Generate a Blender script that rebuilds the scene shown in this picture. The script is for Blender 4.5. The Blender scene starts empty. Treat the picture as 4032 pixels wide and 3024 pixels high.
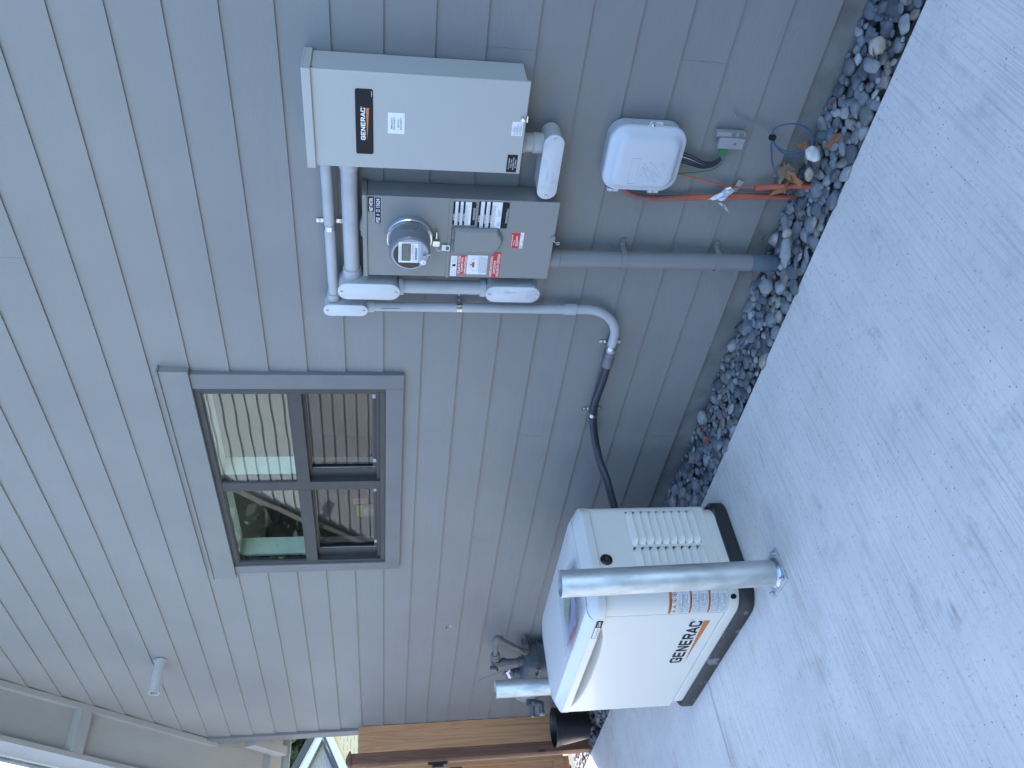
import bpy, bmesh, math, random
from mathutils import Vector, Matrix
R = math.radians
rnd = random.Random(7)
sc = bpy.context.scene
COL = sc.collection

# ------------------------------------------------------------------ camera
# world: x along the wall (right +), y into the wall, z up; z = 0 is the lowest siding edge
YAW, PITCH, ROLL, FPX = 0.794328230, 0.154284371, 0.00280748, 3202.09571
CAM = Vector((0.0, -2.81956, 1.58940))
fw = Vector((-math.sin(YAW)*math.cos(PITCH), math.cos(YAW)*math.cos(PITCH), -math.sin(PITCH)))
rt = Vector((math.cos(YAW), math.sin(YAW), 0)); up = rt.cross(fw)
rt2 = math.cos(ROLL)*rt + math.sin(ROLL)*up; up2 = -math.sin(ROLL)*rt + math.cos(ROLL)*up
cd = bpy.data.cameras.new('camera'); cam = bpy.data.objects.new('camera', cd); COL.objects.link(cam)
cX, cY, cZ = -up2, rt2, -fw            # the phone was held turned by ninety degrees
cam.matrix_world = Matrix(((cX.x, cY.x, cZ.x, CAM.x), (cX.y, cY.y, cZ.y, CAM.y), (cX.z, cY.z, cZ.z, CAM.z), (0, 0, 0, 1)))
cd.sensor_width = 36; cd.sensor_fit = 'HORIZONTAL'; cd.lens = FPX*36/4032
cd.clip_start = .05; cd.clip_end = 2000
sc.camera = cam

# ------------------------------------------------------------------ sky and sun
SUN_AZ, SUN_EL = R(45), R(36)          # towards -x, +y: behind the house, to the left
w = bpy.data.worlds.new('World'); sc.world = w; w.use_nodes = True
nt = w.node_tree; nt.nodes.clear()
wo = nt.nodes.new('ShaderNodeOutputWorld'); bg = nt.nodes.new('ShaderNodeBackground'); sk = nt.nodes.new('ShaderNodeTexSky')
sk.sky_type = 'NISHITA'; sk.sun_disc = False; sk.sun_elevation = SUN_EL
sk.sun_rotation = -SUN_AZ; sk.air_density = 1.0; sk.dust_density = .6; sk.ozone_density = 2.5
bg.inputs[1].default_value = .15
nt.links.new(sk.outputs[0], bg.inputs[0]); nt.links.new(bg.outputs[0], wo.inputs[0])
sd = Vector((-math.sin(SUN_AZ)*math.cos(SUN_EL), math.cos(SUN_AZ)*math.cos(SUN_EL), math.sin(SUN_EL)))
sl = bpy.data.lights.new('sun', 'SUN'); sl.energy = 3.2; sl.angle = R(.5); sl.color = (1, .94, .85)
so = bpy.data.objects.new('sun', sl); COL.objects.link(so); so.rotation_euler = sd.to_track_quat('Z', 'Y').to_euler()
sc.view_settings.view_transform = 'Standard'; sc.view_settings.look = 'None'
sc.view_settings.gamma = 1; sc.view_settings.exposure = 2.6

# ------------------------------------------------------------------ materials
def mat(name, col, rough=.6, metal=0, col2=None, nscale=4, nmix=.5, bump=0, bscale=200, stretch=(1, 1, 1), spec=.5,
        coat=0, detail=3, lo=.35, hi=.65, col3=None, scale3=1.2, bdist=.002, alpha=1, vcol=False, bstretch=None, rvar=0):
    m = bpy.data.materials.new(name); m.use_nodes = True
    nt = m.node_tree; b = nt.nodes['Principled BSDF']; L = nt.links.new; N = nt.nodes.new
    b.inputs['Roughness'].default_value = rough; b.inputs['Metallic'].default_value = metal
    b.inputs['Specular IOR Level'].default_value = spec; b.inputs['Coat Weight'].default_value = coat
    b.inputs['Base Color'].default_value = (*col, 1)
    if alpha < 1: b.inputs['Alpha'].default_value = alpha
    tc = N('ShaderNodeTexCoord')
    src = None
    if col2 or bump:
        mp = N('ShaderNodeMapping'); mp.inputs['Scale'].default_value = stretch; L(tc.outputs['Object'], mp.inputs[0])
    if col2:
        n = N('ShaderNodeTexNoise'); n.inputs['Scale'].default_value = nscale; n.inputs['Detail'].default_value = detail
        L(mp.outputs[0], n.inputs['Vector'])
        r = N('ShaderNodeMapRange'); r.inputs[1].default_value = lo; r.inputs[2].default_value = hi; L(n.outputs[0], r.inputs[0])
        mx = N('ShaderNodeMix'); mx.data_type = 'RGBA'; mx.inputs[6].default_value = (*col, 1); mx.inputs[7].default_value = (*col2, 1)
        L(r.outputs[0], mx.inputs[0]); src = mx.outputs[2]
        if rvar:
            rr = N('ShaderNodeMapRange'); rr.inputs[3].default_value = rough-rvar; rr.inputs[4].default_value = rough+rvar
            L(n.outputs[0], rr.inputs[0]); L(rr.outputs[0], b.inputs['Roughness'])
    if col3:
        n = N('ShaderNodeTexNoise'); n.inputs['Scale'].default_value = scale3; n.inputs['Detail'].default_value = 4
        L(tc.outputs['Object'], n.inputs['Vector'])
        r = N('ShaderNodeMapRange'); r.inputs[1].default_value = .42; r.inputs[2].default_value = .72; L(n.outputs[0], r.inputs[0])
        mx = N('ShaderNodeMix'); mx.data_type = 'RGBA'; mx.inputs[7].default_value = (*col3, 1)
        if src: L(src, mx.inputs[6])
        else: mx.inputs[6].default_value = (*col, 1)
        L(r.outputs[0], mx.inputs[0]); src = mx.outputs[2]
    if vcol:
        a = N('ShaderNodeAttribute'); a.attribute_name = 'own_colour'
        mx = N('ShaderNodeMix'); mx.data_type = 'RGBA'; mx.blend_type = 'MULTIPLY'; mx.inputs[0].default_value = 1
        if src: L(src, mx.inputs[6])
        else: mx.inputs[6].default_value = (*col, 1)
        L(a.outputs['Color'], mx.inputs[7]); src = mx.outputs[2]
    if src: L(src, b.inputs['Base Color'])
    if bump:
        mb_ = N('ShaderNodeMapping'); mb_.inputs['Scale'].default_value = bstretch or stretch; L(tc.outputs['Object'], mb_.inputs[0])
        n = N('ShaderNodeTexNoise'); n.inputs['Scale'].default_value = bscale; n.inputs['Detail'].default_value = 4
        L(mb_.outputs[0], n.inputs['Vector'])
        bp = N('ShaderNodeBump'); bp.inputs['Strength'].default_value = bump; bp.inputs['Distance'].default_value = bdist
        L(n.outputs[0], bp.inputs['Height']); L(bp.outputs[0], b.inputs['Normal'])
    return m

def siding_mat(name, col, k=1.0):
    m = bpy.data.materials.new(name); m.use_nodes = True
    nt = m.node_tree; b = nt.nodes['Principled BSDF']; L = nt.links.new; N = nt.nodes.new
    b.inputs['Roughness'].default_value = .55; b.inputs['Specular IOR Level'].default_value = .35
    tc = N('ShaderNodeTexCoord')
    # embossed timber grain: stretched, warped bands
    mp = N('ShaderNodeMapping'); mp.inputs['Scale'].default_value = (1.1, 1, 7); L(tc.outputs['Object'], mp.inputs[0])
    n1 = N('ShaderNodeTexNoise'); n1.inputs['Scale'].default_value = 1.6; n1.inputs['Detail'].default_value = 2; L(mp.outputs[0], n1.inputs['Vector'])
    wv = N('ShaderNodeMath'); wv.operation = 'MULTIPLY'; wv.inputs[1].default_value = 150; L(n1.outputs[0], wv.inputs[0])
    sn = N('ShaderNodeMath'); sn.operation = 'SINE'; L(wv.outputs[0], sn.inputs[0])
    mp2 = N('ShaderNodeMapping'); mp2.inputs['Scale'].default_value = (6, 1, 260); L(tc.outputs['Object'], mp2.inputs[0])
    n2 = N('ShaderNodeTexNoise'); n2.inputs['Scale'].default_value = 1; n2.inputs['Detail'].default_value = 3; L(mp2.outputs[0], n2.inputs['Vector'])
    n3 = N('ShaderNodeTexNoise'); n3.inputs['Scale'].default_value = 1.3; n3.inputs['Detail'].default_value = 1; L(tc.outputs['Object'], n3.inputs['Vector'])
    mk = N('ShaderNodeMapRange'); mk.inputs[1].default_value = .45; mk.inputs[2].default_value = .62; L(n3.outputs[0], mk.inputs[0])
    ms = N('ShaderNodeMath'); ms.operation = 'MULTIPLY'; L(sn.outputs[0], ms.inputs[0]); L(mk.outputs[0], ms.inputs[1])
    ad = N('ShaderNodeMath'); ad.operation = 'MULTIPLY_ADD'; ad.inputs[1].default_value = .3; L(ms.outputs[0], ad.inputs[0]); L(n2.outputs[0], ad.inputs[2])
    bp = N('ShaderNodeBump'); bp.inputs['Strength'].default_value = .42*k; bp.inputs['Distance'].default_value = .0011
    L(ad.outputs[0], bp.inputs['Height']); L(bp.outputs[0], b.inputs['Normal'])
    n4 = N('ShaderNodeTexNoise'); n4.inputs['Scale'].default_value = 1.4; n4.inputs['Detail'].default_value = 5; L(tc.outputs['Object'], n4.inputs['Vector'])
    r = N('ShaderNodeMapRange'); r.inputs[1].default_value = .3; r.inputs[2].default_value = .7; L(n4.outputs[0], r.inputs[0])
    mx = N('ShaderNodeMix'); mx.data_type = 'RGBA'; mx.inputs[6].default_value = (*[c*.93 for c in col], 1); mx.inputs[7].default_value = (*[c*1.06 for c in col], 1)
    L(r.outputs[0], mx.inputs[0]); L(mx.outputs[2], b.inputs['Base Color'])
    return m

def concrete_mat():
    m = bpy.data.materials.new('broomed_concrete'); m.use_nodes = True
    nt = m.node_tree; b = nt.nodes['Principled BSDF']; L = nt.links.new; N = nt.nodes.new
    b.inputs['Roughness'].default_value = .82; b.inputs['Specular IOR Level'].default_value = .3
    tc = N('ShaderNodeTexCoord')
    def noise(sc_, st=(1, 1, 1), det=4, rough=.55):
        mp = N('ShaderNodeMapping'); mp.inputs['Scale'].default_value = st; L(tc.outputs['Object'], mp.inputs[0])
        n = N('ShaderNodeTexNoise'); n.inputs['Scale'].default_value = sc_; n.inputs['Detail'].default_value = det
        n.inputs['Roughness'].default_value = rough; L(mp.outputs[0], n.inputs['Vector']); return n.outputs[0]
    def rng(s, a, c, d0=0, d1=1):
        r = N('ShaderNodeMapRange'); r.inputs[1].default_value = a; r.inputs[2].default_value = c
        r.inputs[3].default_value = d0; r.inputs[4].default_value = d1; L(s, r.inputs[0]); return r.outputs[0]
    def mul(a, c):
        q = N('ShaderNodeMath'); q.operation = 'MULTIPLY'; L(a, q.inputs[0])
        if isinstance(c, (int, float)): q.inputs[1].default_value = c
        else: L(c, q.inputs[1])
        return q.outputs[0]
    def mix(f, a, c):
        q = N('ShaderNodeMix'); q.data_type = 'RGBA'; L(f, q.inputs[0])
        if isinstance(a, tuple): q.inputs[6].default_value = (*a, 1)
        else: L(a, q.inputs[6])
        q.inputs[7].default_value = (*c, 1); return q.outputs[2]
    broom = noise(1, (230, 3.2, 1), 3)            # fine bristle lines running away from the wall
    broom2 = noise(1, (42, 1.1, 1), 2)
    blot = noise(2.2, det=6, rough=.62)
    blot2 = noise(9, det=4)
    c = mix(rng(blot, .35, .68), (.69, .655, .615), (.60, .57, .535))
    amt = rng(noise(.8, det=3), .36, .62, .3, 1)
    c = mix(mul(mul(rng(broom, .5, .68), amt), .55), c, (.38, .365, .35))
    c = mix(mul(mul(rng(noise(1, (95, 2.2, 1), 3), .55, .72), amt), .5), c, (.35, .34, .33))
    c = mix(mul(rng(noise(55, det=4), .56, .70), .35), c, (.36, .35, .34))
    # grime caught in the deeper bristle grooves, in patches
    patch = rng(noise(1.15, (1, .55, 1), 4), .53, .66)
    c = mix(mul(mul(rng(broom, .44, .6), patch), .8), c, (.24, .21, .19))
    c = mix(mul(patch, .25), c, (.36, .32, .29))
    sp = mul(rng(noise(1.9, (1, .8, 1), 6, .7), .60, .70), rng(noise(1, (60, 5, 1), 4), .38, .58)); c = mix(mul(sp, .75), c, (.22, .185, .165))
    c = mix(mul(mul(rng(broom2, .6, .68), rng(blot2, .4, .6)), .30), c, (.33, .31, .29))
    # soft brownish and pale spots
    c = mix(mul(rng(noise(4.5, det=5), .62, .74), .35), c, (.30, .27, .24))
    c = mix(mul(rng(noise(3.1, (1, 1, 3), 5), .6, .72), .4), c, (.56, .56, .55))
    # pin holes and grit
    vo = N('ShaderNodeTexVoronoi'); vo.inputs['Scale'].default_value = 38; L(tc.outputs['Object'], vo.inputs['Vector'])
    vo2 = N('ShaderNodeTexVoronoi'); vo2.inputs['Scale'].default_value = 110; L(tc.outputs['Object'], vo2.inputs['Vector'])
    d1 = mul(rng(vo.outputs['Distance'], .08, .14, 1, 0), rng(noise(17, det=1), .5, .56))
    d2 = mul(rng(vo2.outputs['Distance'], .10, .18, 1, 0), rng(noise(26, det=1), .5, .6))
    c = mix(mul(d1, .75), c, (.12, .11, .10)); c = mix(mul(d2, .5), c, (.2, .19, .18))
    L(c, b.inputs['Base Color'])
    h1 = mul(broom, 1.0)
    ad = N('ShaderNodeMath'); ad.operation = 'ADD'; L(h1, ad.inputs[0]); L(mul(noise(160, det=3), .5), ad.inputs[1])
    bp = N('ShaderNodeBump'); bp.inputs['Strength'].default_value = .7; bp.inputs['Distance'].default_value = .0018
    L(ad.outputs[0], bp.inputs['Height']); L(bp.outputs[0], b.inputs['Normal'])
    return m

def wood_mat(name, c1, c2, axis='z', knots=True):
    m = bpy.data.materials.new(name); m.use_nodes = True
    nt = m.node_tree; b = nt.nodes['Principled BSDF']; L = nt.links.new; N = nt.nodes.new
    b.inputs['Roughness'].default_value = .7; b.inputs['Specular IOR Level'].default_value = .25
    tc = N('ShaderNodeTexCoord'); mp = N('ShaderNodeMapping'); mp.inputs['Scale'].default_value = (9, 9, .7) if axis == 'z' else (9, .7, 9)
    L(tc.outputs['Object'], mp.inputs[0])
    n = N('ShaderNodeTexNoise'); n.inputs['Scale'].default_value = 1.2; n.inputs['Detail'].default_value = 3; n.inputs['Distortion'].default_value = .6
    L(mp.outputs[0], n.inputs['Vector'])
    q = N('ShaderNodeMath'); q.operation = 'MULTIPLY'; q.inputs[1].default_value = 46; L(n.outputs[0], q.inputs[0])
    s = N('ShaderNodeMath'); s.operation = 'SINE'; L(q.outputs[0], s.inputs[0])
    mp2 = N('ShaderNodeMapping'); mp2.inputs['Scale'].default_value = (120, 120, 4) if axis == 'z' else (120, 4, 120); L(tc.outputs['Object'], mp2.inputs[0])
    n2 = N('ShaderNodeTexNoise'); n2.inputs['Scale'].default_value = 1; n2.inputs['Detail'].default_value = 3; L(mp2.outputs[0], n2.inputs['Vector'])
    ad = N('ShaderNodeMath'); ad.operation = 'MULTIPLY_ADD'; ad.inputs[1].default_value = .22; L(s.outputs[0], ad.inputs[0]); L(n2.outputs[0], ad.inputs[2])
    r = N('ShaderNodeMapRange'); r.inputs[1].default_value = .2; r.inputs[2].default_value = .85; L(ad.outputs[0], r.inputs[0])
    mx = N('ShaderNodeMix'); mx.data_type = 'RGBA'; mx.inputs[6].default_value = (*c1, 1); mx.inputs[7].default_value = (*c2, 1); L(r.outputs[0], mx.inputs[0])
    src = mx.outputs[2]
    if knots:
        mp3 = N('ShaderNodeMapping'); mp3.inputs['Scale'].default_value = (6, 6, 2.6); L(tc.outputs['Object'], mp3.inputs[0])
        v = N('ShaderNodeTexVoronoi'); v.inputs['Scale'].default_value = 1; L(mp3.outputs[0], v.inputs['Vector'])
        r2 = N('ShaderNodeMapRange'); r2.inputs[1].default_value = .05; r2.inputs[2].default_value = .13; r2.inputs[3].default_value = .85; r2.inputs[4].default_value = 0
        L(v.outputs['Distance'], r2.inputs[0])
        mk = N('ShaderNodeMix'); mk.data_type = 'RGBA'; L(r2.outputs[0], mk.inputs[0]); L(src, mk.inputs[6]); mk.inputs[7].default_value = (c1[0]*.28, c1[1]*.25, c1[2]*.25, 1)
        src = mk.outputs[2]
    L(src, b.inputs['Base Color'])
    bp = N('ShaderNodeBump'); bp.inputs['Strength'].default_value = .25; bp.inputs['Distance'].default_value = .001
    L(ad.outputs[0], bp.inputs['Height']); L(bp.outputs[0], b.inputs['Normal'])
    return m

def pane_mat(name, tint=(.90, .96, .92), wav=.008, extra=.04):
    m = bpy.data.materials.new(name); m.use_nodes = True
    nt = m.node_tree; nt.nodes.clear(); L = nt.links.new; N = nt.nodes.new
    o = N('ShaderNodeOutputMaterial'); mx = N('ShaderNodeMixShader'); t = N('ShaderNodeBsdfTransparent'); g = N('ShaderNodeBsdfGlossy')
    t.inputs[0].default_value = (*tint, 1); g.inputs['Roughness'].default_value = .012
    ge = N('ShaderNodeNewGeometry'); dt = N('ShaderNodeVectorMath'); dt.operation = 'DOT_PRODUCT'; L(ge.outputs['Normal'], dt.inputs[0]); L(ge.outputs['Incoming'], dt.inputs[1])
    ab = N('ShaderNodeMath'); ab.operation = 'ABSOLUTE'; L(dt.outputs['Value'], ab.inputs[0])
    om = N('ShaderNodeMath'); om.operation = 'SUBTRACT'; om.inputs[0].default_value = 1; L(ab.outputs[0], om.inputs[1])
    pw = N('ShaderNodeMath'); pw.operation = 'POWER'; pw.inputs[1].default_value = 5; L(om.outputs[0], pw.inputs[0])
    a = N('ShaderNodeMath'); a.operation = 'MULTIPLY_ADD'; a.inputs[1].default_value = .9; a.inputs[2].default_value = .055+extra; L(pw.outputs[0], a.inputs[0])
    tc = N('ShaderNodeTexCoord'); n = N('ShaderNodeTexNoise'); n.inputs['Scale'].default_value = 3.2; n.inputs['Detail'].default_value = 1
    L(tc.outputs['Object'], n.inputs['Vector'])
    bp = N('ShaderNodeBump'); bp.inputs['Strength'].default_value = wav; bp.inputs['Distance'].default_value = .05
    L(n.outputs[0], bp.inputs['Height']); L(bp.outputs[0], g.inputs['Normal'])
    L(a.outputs[0], mx.inputs[0]); L(t.outputs[0], mx.inputs[1]); L(g.outputs[0], mx.inputs[2]); L(mx.outputs[0], o.inputs[0])
    return m

M = {}
M['siding'] = siding_mat('painted_lap_siding', (.200, .198, .195))
M['trim'] = mat('painted_trim', (.125, .127, .135), .55, col2=(.14, .142, .15), nscale=5, bump=.2, bscale=60, bdist=.001)
M['headtrim'] = mat('painted_head_trim', (.165, .168, .17), .6, col2=(.18, .182, .18), nscale=5, bump=.2, bscale=60, bdist=.001)
M['trimlight'] = mat('painted_eave_boards', (.25, .25, .25), .6, col2=(.28, .28, .28), nscale=3, bump=.25, bscale=8, bstretch=(3, 14, 3), bdist=.002)
M['soffit'] = mat('painted_rough_plywood', (.25, .25, .25), .65, col2=(.285, .285, .28), nscale=2, bump=.5, bscale=5, bstretch=(2, 22, 2), bdist=.003)
M['found'] = mat('foundation_concrete', (.13, .135, .135), .9, col2=(.20, .20, .195), nscale=7, detail=6, bump=.5, bscale=60, bdist=.003)
M['winframe'] = mat('bronze_vinyl', (.030, .030, .034), .5, col2=(.036, .036, .04), nscale=8)
M['winshade'] = mat('window_track', (.03, .03, .032), .5)
M['glass'] = pane_mat('window_glass')
M['glasslow'] = pane_mat('window_glass_and_screen', (.72, .72, .72), .004, .0)
M['white_in'] = mat('white_interior_paint', (.82, .84, .78), .6)
M['room'] = mat('room_paint', (.26, .29, .29), .8)
M['concrete'] = concrete_mat()
M['slabside'] = mat('slab_side', (.33, .32, .31), .9, bump=.5, bscale=50)
M['soil'] = mat('dark_soil', (.06, .06, .06), .95, col2=(.10, .10, .10), nscale=30, bump=.6, bscale=60, bdist=.01)
M['stone'] = mat('river_stone', (1, 1, 1), .62, col2=(.72, .73, .75), nscale=28, detail=6, lo=.4, hi=.62, bump=.35, bscale=130, bdist=.0015, vcol=True, spec=.4)
M['ground'] = mat('dry_ground', (.20, .19, .13), .95, col2=(.12, .14, .06), nscale=1.5, detail=6)
M['ats'] = mat('pale_grey_powder_coat', (.375, .372, .36), .42, bump=.10, bscale=900, bdist=.0003, spec=.5)
M['meterbox'] = mat('grey_powder_coat', (.195, .197, .195), .42, col2=(.208, .21, .208), nscale=3, bump=.12, bscale=900, bdist=.0003)
M['pvc'] = mat('grey_conduit_plastic', (.385, .39, .40), .42, col2=(.33, .33, .335), nscale=9, detail=5, lo=.45, hi=.8, stretch=(1, 1, 1), bump=.05, bscale=40)
M['pvcdirty'] = mat('dusty_conduit_cover', (.52, .53, .56), .5, col2=(.40, .41, .43), nscale=14, detail=6, lo=.5, hi=.72)
M['pvccover'] = mat('conduit_cover_plastic', (.52, .53, .56), .38)
M['painted'] = mat('riser_paint', (.185, .185, .187), .5, col2=(.20, .20, .205), nscale=6)
M['bareriser'] = mat('bare_riser_end', (.11, .15, .19), .6, col2=(.08, .11, .14), nscale=20)
M['zinc'] = mat('bright_zinc', (.62, .64, .66), .25, 1, col2=(.5, .52, .54), nscale=60, rvar=.08)
M['galv'] = mat('galvanised_steel', (.60, .62, .63), .52, .80, col2=(.47, .49, .50), nscale=22, detail=7, lo=.42, hi=.62, stretch=(1, 1, .35), rvar=.12, bump=.08, bscale=30, bdist=.001)
M['black'] = mat('black_label', (.008, .008, .011), .6, spec=.3)
M['navy'] = mat('dark_blue_label', (.006, .010, .035), .55, spec=.3)
M['white'] = mat('white_print', (.74, .74, .74), .45)
M['whitelab'] = mat('white_label', (.70, .71, .73), .4)
M['ink'] = mat('dark_print', (.05, .05, .06), .5)
M['greyink'] = mat('grey_print', (.20, .20, .22), .5)
M['orange'] = mat('orange_print', (.56, .155, .03), .45)
M['red'] = mat('red_label', (.50, .016, .022), .4)
M['yellow'] = mat('yellow_print', (.70, .60, .06), .5)
M['pinkred'] = mat('pink_ring_print', (.55, .10, .14), .5)
M['flex'] = mat('black_flexible_conduit', (.020, .026, .038), .45)  # blue cast of lens flare put into the black base colour
M['fit'] = mat('dark_grey_fitting', (.14, .14, .15), .45)
M['gen'] = mat('cream_painted_aluminium', (.72, .69, .635), .34, bump=.06, bscale=700, bdist=.0003, coat=.25)
M['genlid'] = mat('cream_lid_paint', (.64, .62, .59), .38, bump=.10, bscale=600, bdist=.0003, coat=.2)
M['genbase'] = mat('black_composite_base', (.018, .018, .02), .5, col2=(.22, .22, .22), nscale=11, detail=6, lo=.60, hi=.74, bump=.2, bscale=50)
M['blackplastic'] = mat('black_plastic', (.010, .010, .012), .35)
M['darkhole'] = mat('dark_hole', (.004, .004, .004), .9)  # flat near-black standing in for the shade inside holes, slots and gaps
M['brownlock'] = mat('brown_lock', (.05, .035, .03), .45)
M['telecom'] = mat('pale_grey_box_plastic', (.50, .515, .56), .42, bump=.05, bscale=400)
M['telecomback'] = mat('grey_box_base', (.36, .37, .40), .5)
M['bondgrey'] = mat('grey_terminal_plastic', (.26, .265, .275), .5)
M['green'] = mat('green_wire', (.01, .16, .055), .45)
M['orangecable'] = mat('orange_duct', (.36, .075, .04), .55, col2=(.42, .11, .06), nscale=10)
M['orangedirty'] = mat('paint_overspray_on_duct', (.36, .075, .04), .6, col2=(.17, .15, .15), nscale=5, detail=3, lo=.42, hi=.56, stretch=(1, 1, .7))
M['bluecable'] = mat('blue_cable', (.03, .075, .16), .5)
M['greycable'] = mat('painted_cable', (.17, .19, .22), .5)
M['ducttape'] = mat('silver_duct_tape', (.55, .56, .60), .28, .5, bump=.3, bscale=30, bdist=.004)
M['masking'] = mat('old_masking_tape', (.34, .35, .31), .7)
M['leaf'] = mat('dry_leaf', (.30, .11, .045), .7, col2=(.36, .17, .075), nscale=25, detail=4)
M['leafpale'] = mat('pale_dry_leaf', (.24, .16, .085), .7, col2=(.16, .09, .05), nscale=25)
M['leafred'] = mat('red_dry_leaf', (.22, .05, .03), .7)
M['whiterock'] = mat('white_stone', (.62, .61, .58), .7, col2=(.42, .40, .37), nscale=30, detail=5)
M['cedar'] = wood_mat('cedar_board', (.48, .25, .13), (.38, .185, .092))
M['cedar2'] = wood_mat('cedar_board_warm', (.47, .25, .13), (.36, .185, .092))
M['cedardark'] = wood_mat('cedar_post_dark', (.17, .085, .055), (.11, .055, .038))
M['iron'] = mat('black_iron', (.012, .012, .013), .5)
M['pot'] = mat('black_nursery_pot', (.008, .009, .012), .38)
M['gaspipe'] = mat('grey_gas_pipe', (.125, .125, .12), .6, col2=(.18, .15, .11), nscale=14, detail=5, lo=.5, hi=.75)
M['gasbody'] = mat('grey_cast_meter', (.060, .068, .080), .5, col2=(.075, .082, .095), nscale=10)
M['reg'] = mat('pale_cast_regulator', (.30, .32, .33), .45, .3)
M['brass'] = mat('brass_ring', (.45, .33, .14), .4, 1)
M['tagwhite'] = mat('white_paper_tag', (.72, .70, .76), .6)
M['bluecap'] = mat('dark_blue_cap', (.012, .03, .10), .4)
M['lcd'] = mat('lcd_glass', (.13, .13, .105), .25)
M['metergrey'] = mat('meter_cover_plastic', (.155, .162, .175), .22, spec=.5, coat=.2)
M['meterface'] = mat('meter_face_plastic', (.30, .31, .33), .35)
M['meterdark'] = mat('meter_dark_window', (.02, .017, .018), .18)
M['meterblue'] = mat('pale_blue_print', (.30, .40, .58), .4)
M['cream'] = mat('cream_shingle', (.74, .60, .38), .8, col2=(.78, .64, .42), nscale=6)
M['creamshade'] = mat('shaded_cream_shingle', (.46, .44, .38), .8)  # same cream shingle, with the eave shade put into a greyer colour
M['farwhite'] = mat('white_trim_paint', (.8, .8, .8), .6)
M['shingle'] = mat('asphalt_shingle', (.07, .07, .075), .9, col2=(.11, .11, .11), nscale=40, detail=4, bump=.5, bscale=50)
M['shinglelight'] = mat('grey_roof_edge', (.20, .20, .20), .8, col2=(.13, .13, .135), nscale=30)
M['drip'] = mat('painted_metal_edge', (.42, .43, .45), .4)
M['leafgreen'] = mat('tree_leaf', (.05, .085, .025), .6, col2=(.09, .12, .035), nscale=2)
M['evergreen'] = mat('evergreen_leaf', (.022, .032, .020), .7, col2=(.035, .045, .028), nscale=2)
M['bark'] = mat('tree_bark', (.09, .07, .055), .9, bump=.5, bscale=20)
M['plastic'] = None
M['paperyel'] = mat('yellow_green_paper', (.72, .85, .34), .6)
M['paperlil'] = mat('lilac_paper', (.62, .60, .86), .55)
M['paperpink'] = mat('pink_orange_paper', (.72, .30, .26), .6)
M['oppsiding'] = mat('neighbour_siding', (.185, .21, .24), .7, col2=(.215, .24, .27), nscale=3)
M['boxred'] = mat('dark_red_box', (.10, .02, .02), .6)
def bag_mat():
    m = bpy.data.materials.new('clear_plastic_bag'); m.use_nodes = True; nt = m.node_tree; nt.nodes.clear(); L = nt.links.new; N = nt.nodes.new
    o = N('ShaderNodeOutputMaterial'); mx = N('ShaderNodeMixShader'); t = N('ShaderNodeBsdfTransparent'); g = N('ShaderNodeBsdfGlossy'); d = N('ShaderNodeBsdfDiffuse'); mx2 = N('ShaderNodeMixShader')
    t.inputs[0].default_value = (.88, .9, .96, 1); g.inputs['Roughness'].default_value = .12; d.inputs[0].default_value = (.75, .78, .85, 1)
    mx2.inputs[0].default_value = .45; L(g.outputs[0], mx2.inputs[1]); L(d.outputs[0], mx2.inputs[2])
    f = N('ShaderNodeLayerWeight'); f.inputs[0].default_value = .45
    L(f.outputs['Fresnel'], mx.inputs[0]); L(t.outputs[0], mx.inputs[1]); L(mx2.outputs[0], mx.inputs[2]); L(mx.outputs[0], o.inputs[0]); return m
M['plastic'] = bag_mat()

# ------------------------------------------------------------------ mesh builder
def basis(axis):
    a = Vector(axis).normalized()
    t = Vector((0, 0, 1)) if abs(a.z) < .9 else Vector((1, 0, 0))
    u = a.cross(t).normalized(); v = a.cross(u); return a, u, v
def frame(o, u, v):
    o = Vector(o); u = Vector(u); v = Vector(v); n = u.cross(v)
    return lambda a, b, h=0: o + a*u + b*v + h*n
def wallf(y): return frame((0, y, 0), (1, 0, 0), (0, 0, 1))          # a = x, b = z, h towards the viewer
def rrect(x0, x1, y0, y1, r, n=5):
    r = min(r, (x1-x0)/2-1e-6, (y1-y0)/2-1e-6); P = []
    for cx, cy, a0 in ((x1-r, y1-r, 0), (x0+r, y1-r, 90), (x0+r, y0+r, 180), (x1-r, y0+r, 270)):
        for i in range(n+1):
            a = R(a0+90*i/n); P.append((cx+r*math.cos(a), cy+r*math.sin(a)))
    return P
def circ(cx, cy, r, n=24): return [(cx+r*math.cos(2*math.pi*i/n), cy+r*math.sin(2*math.pi*i/n)) for i in range(n)]
_tx = {}
def text2d(s, bold=0):
    k = (s, bold)
    if k in _tx: return _tx[k]
    c = bpy.data.curves.new('t', 'FONT'); c.body = s; c.size = 1; c.resolution_u = 3; c.offset = bold
    o = bpy.data.objects.new('t', c); me = bpy.data.meshes.new_from_object(o)
    V = [(v.co.x, v.co.y) for v in me.vertices]; Fc = [tuple(p.vertices) for p in me.polygons]
    bpy.data.objects.remove(o); bpy.data.meshes.remove(me); bpy.data.curves.remove(c)
    xs = [v[0] for v in V] or [0]; ys = [v[1] for v in V] or [0]
    _tx[k] = (V, Fc, min(xs), max(xs), min(ys), max(ys)); return _tx[k]
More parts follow.
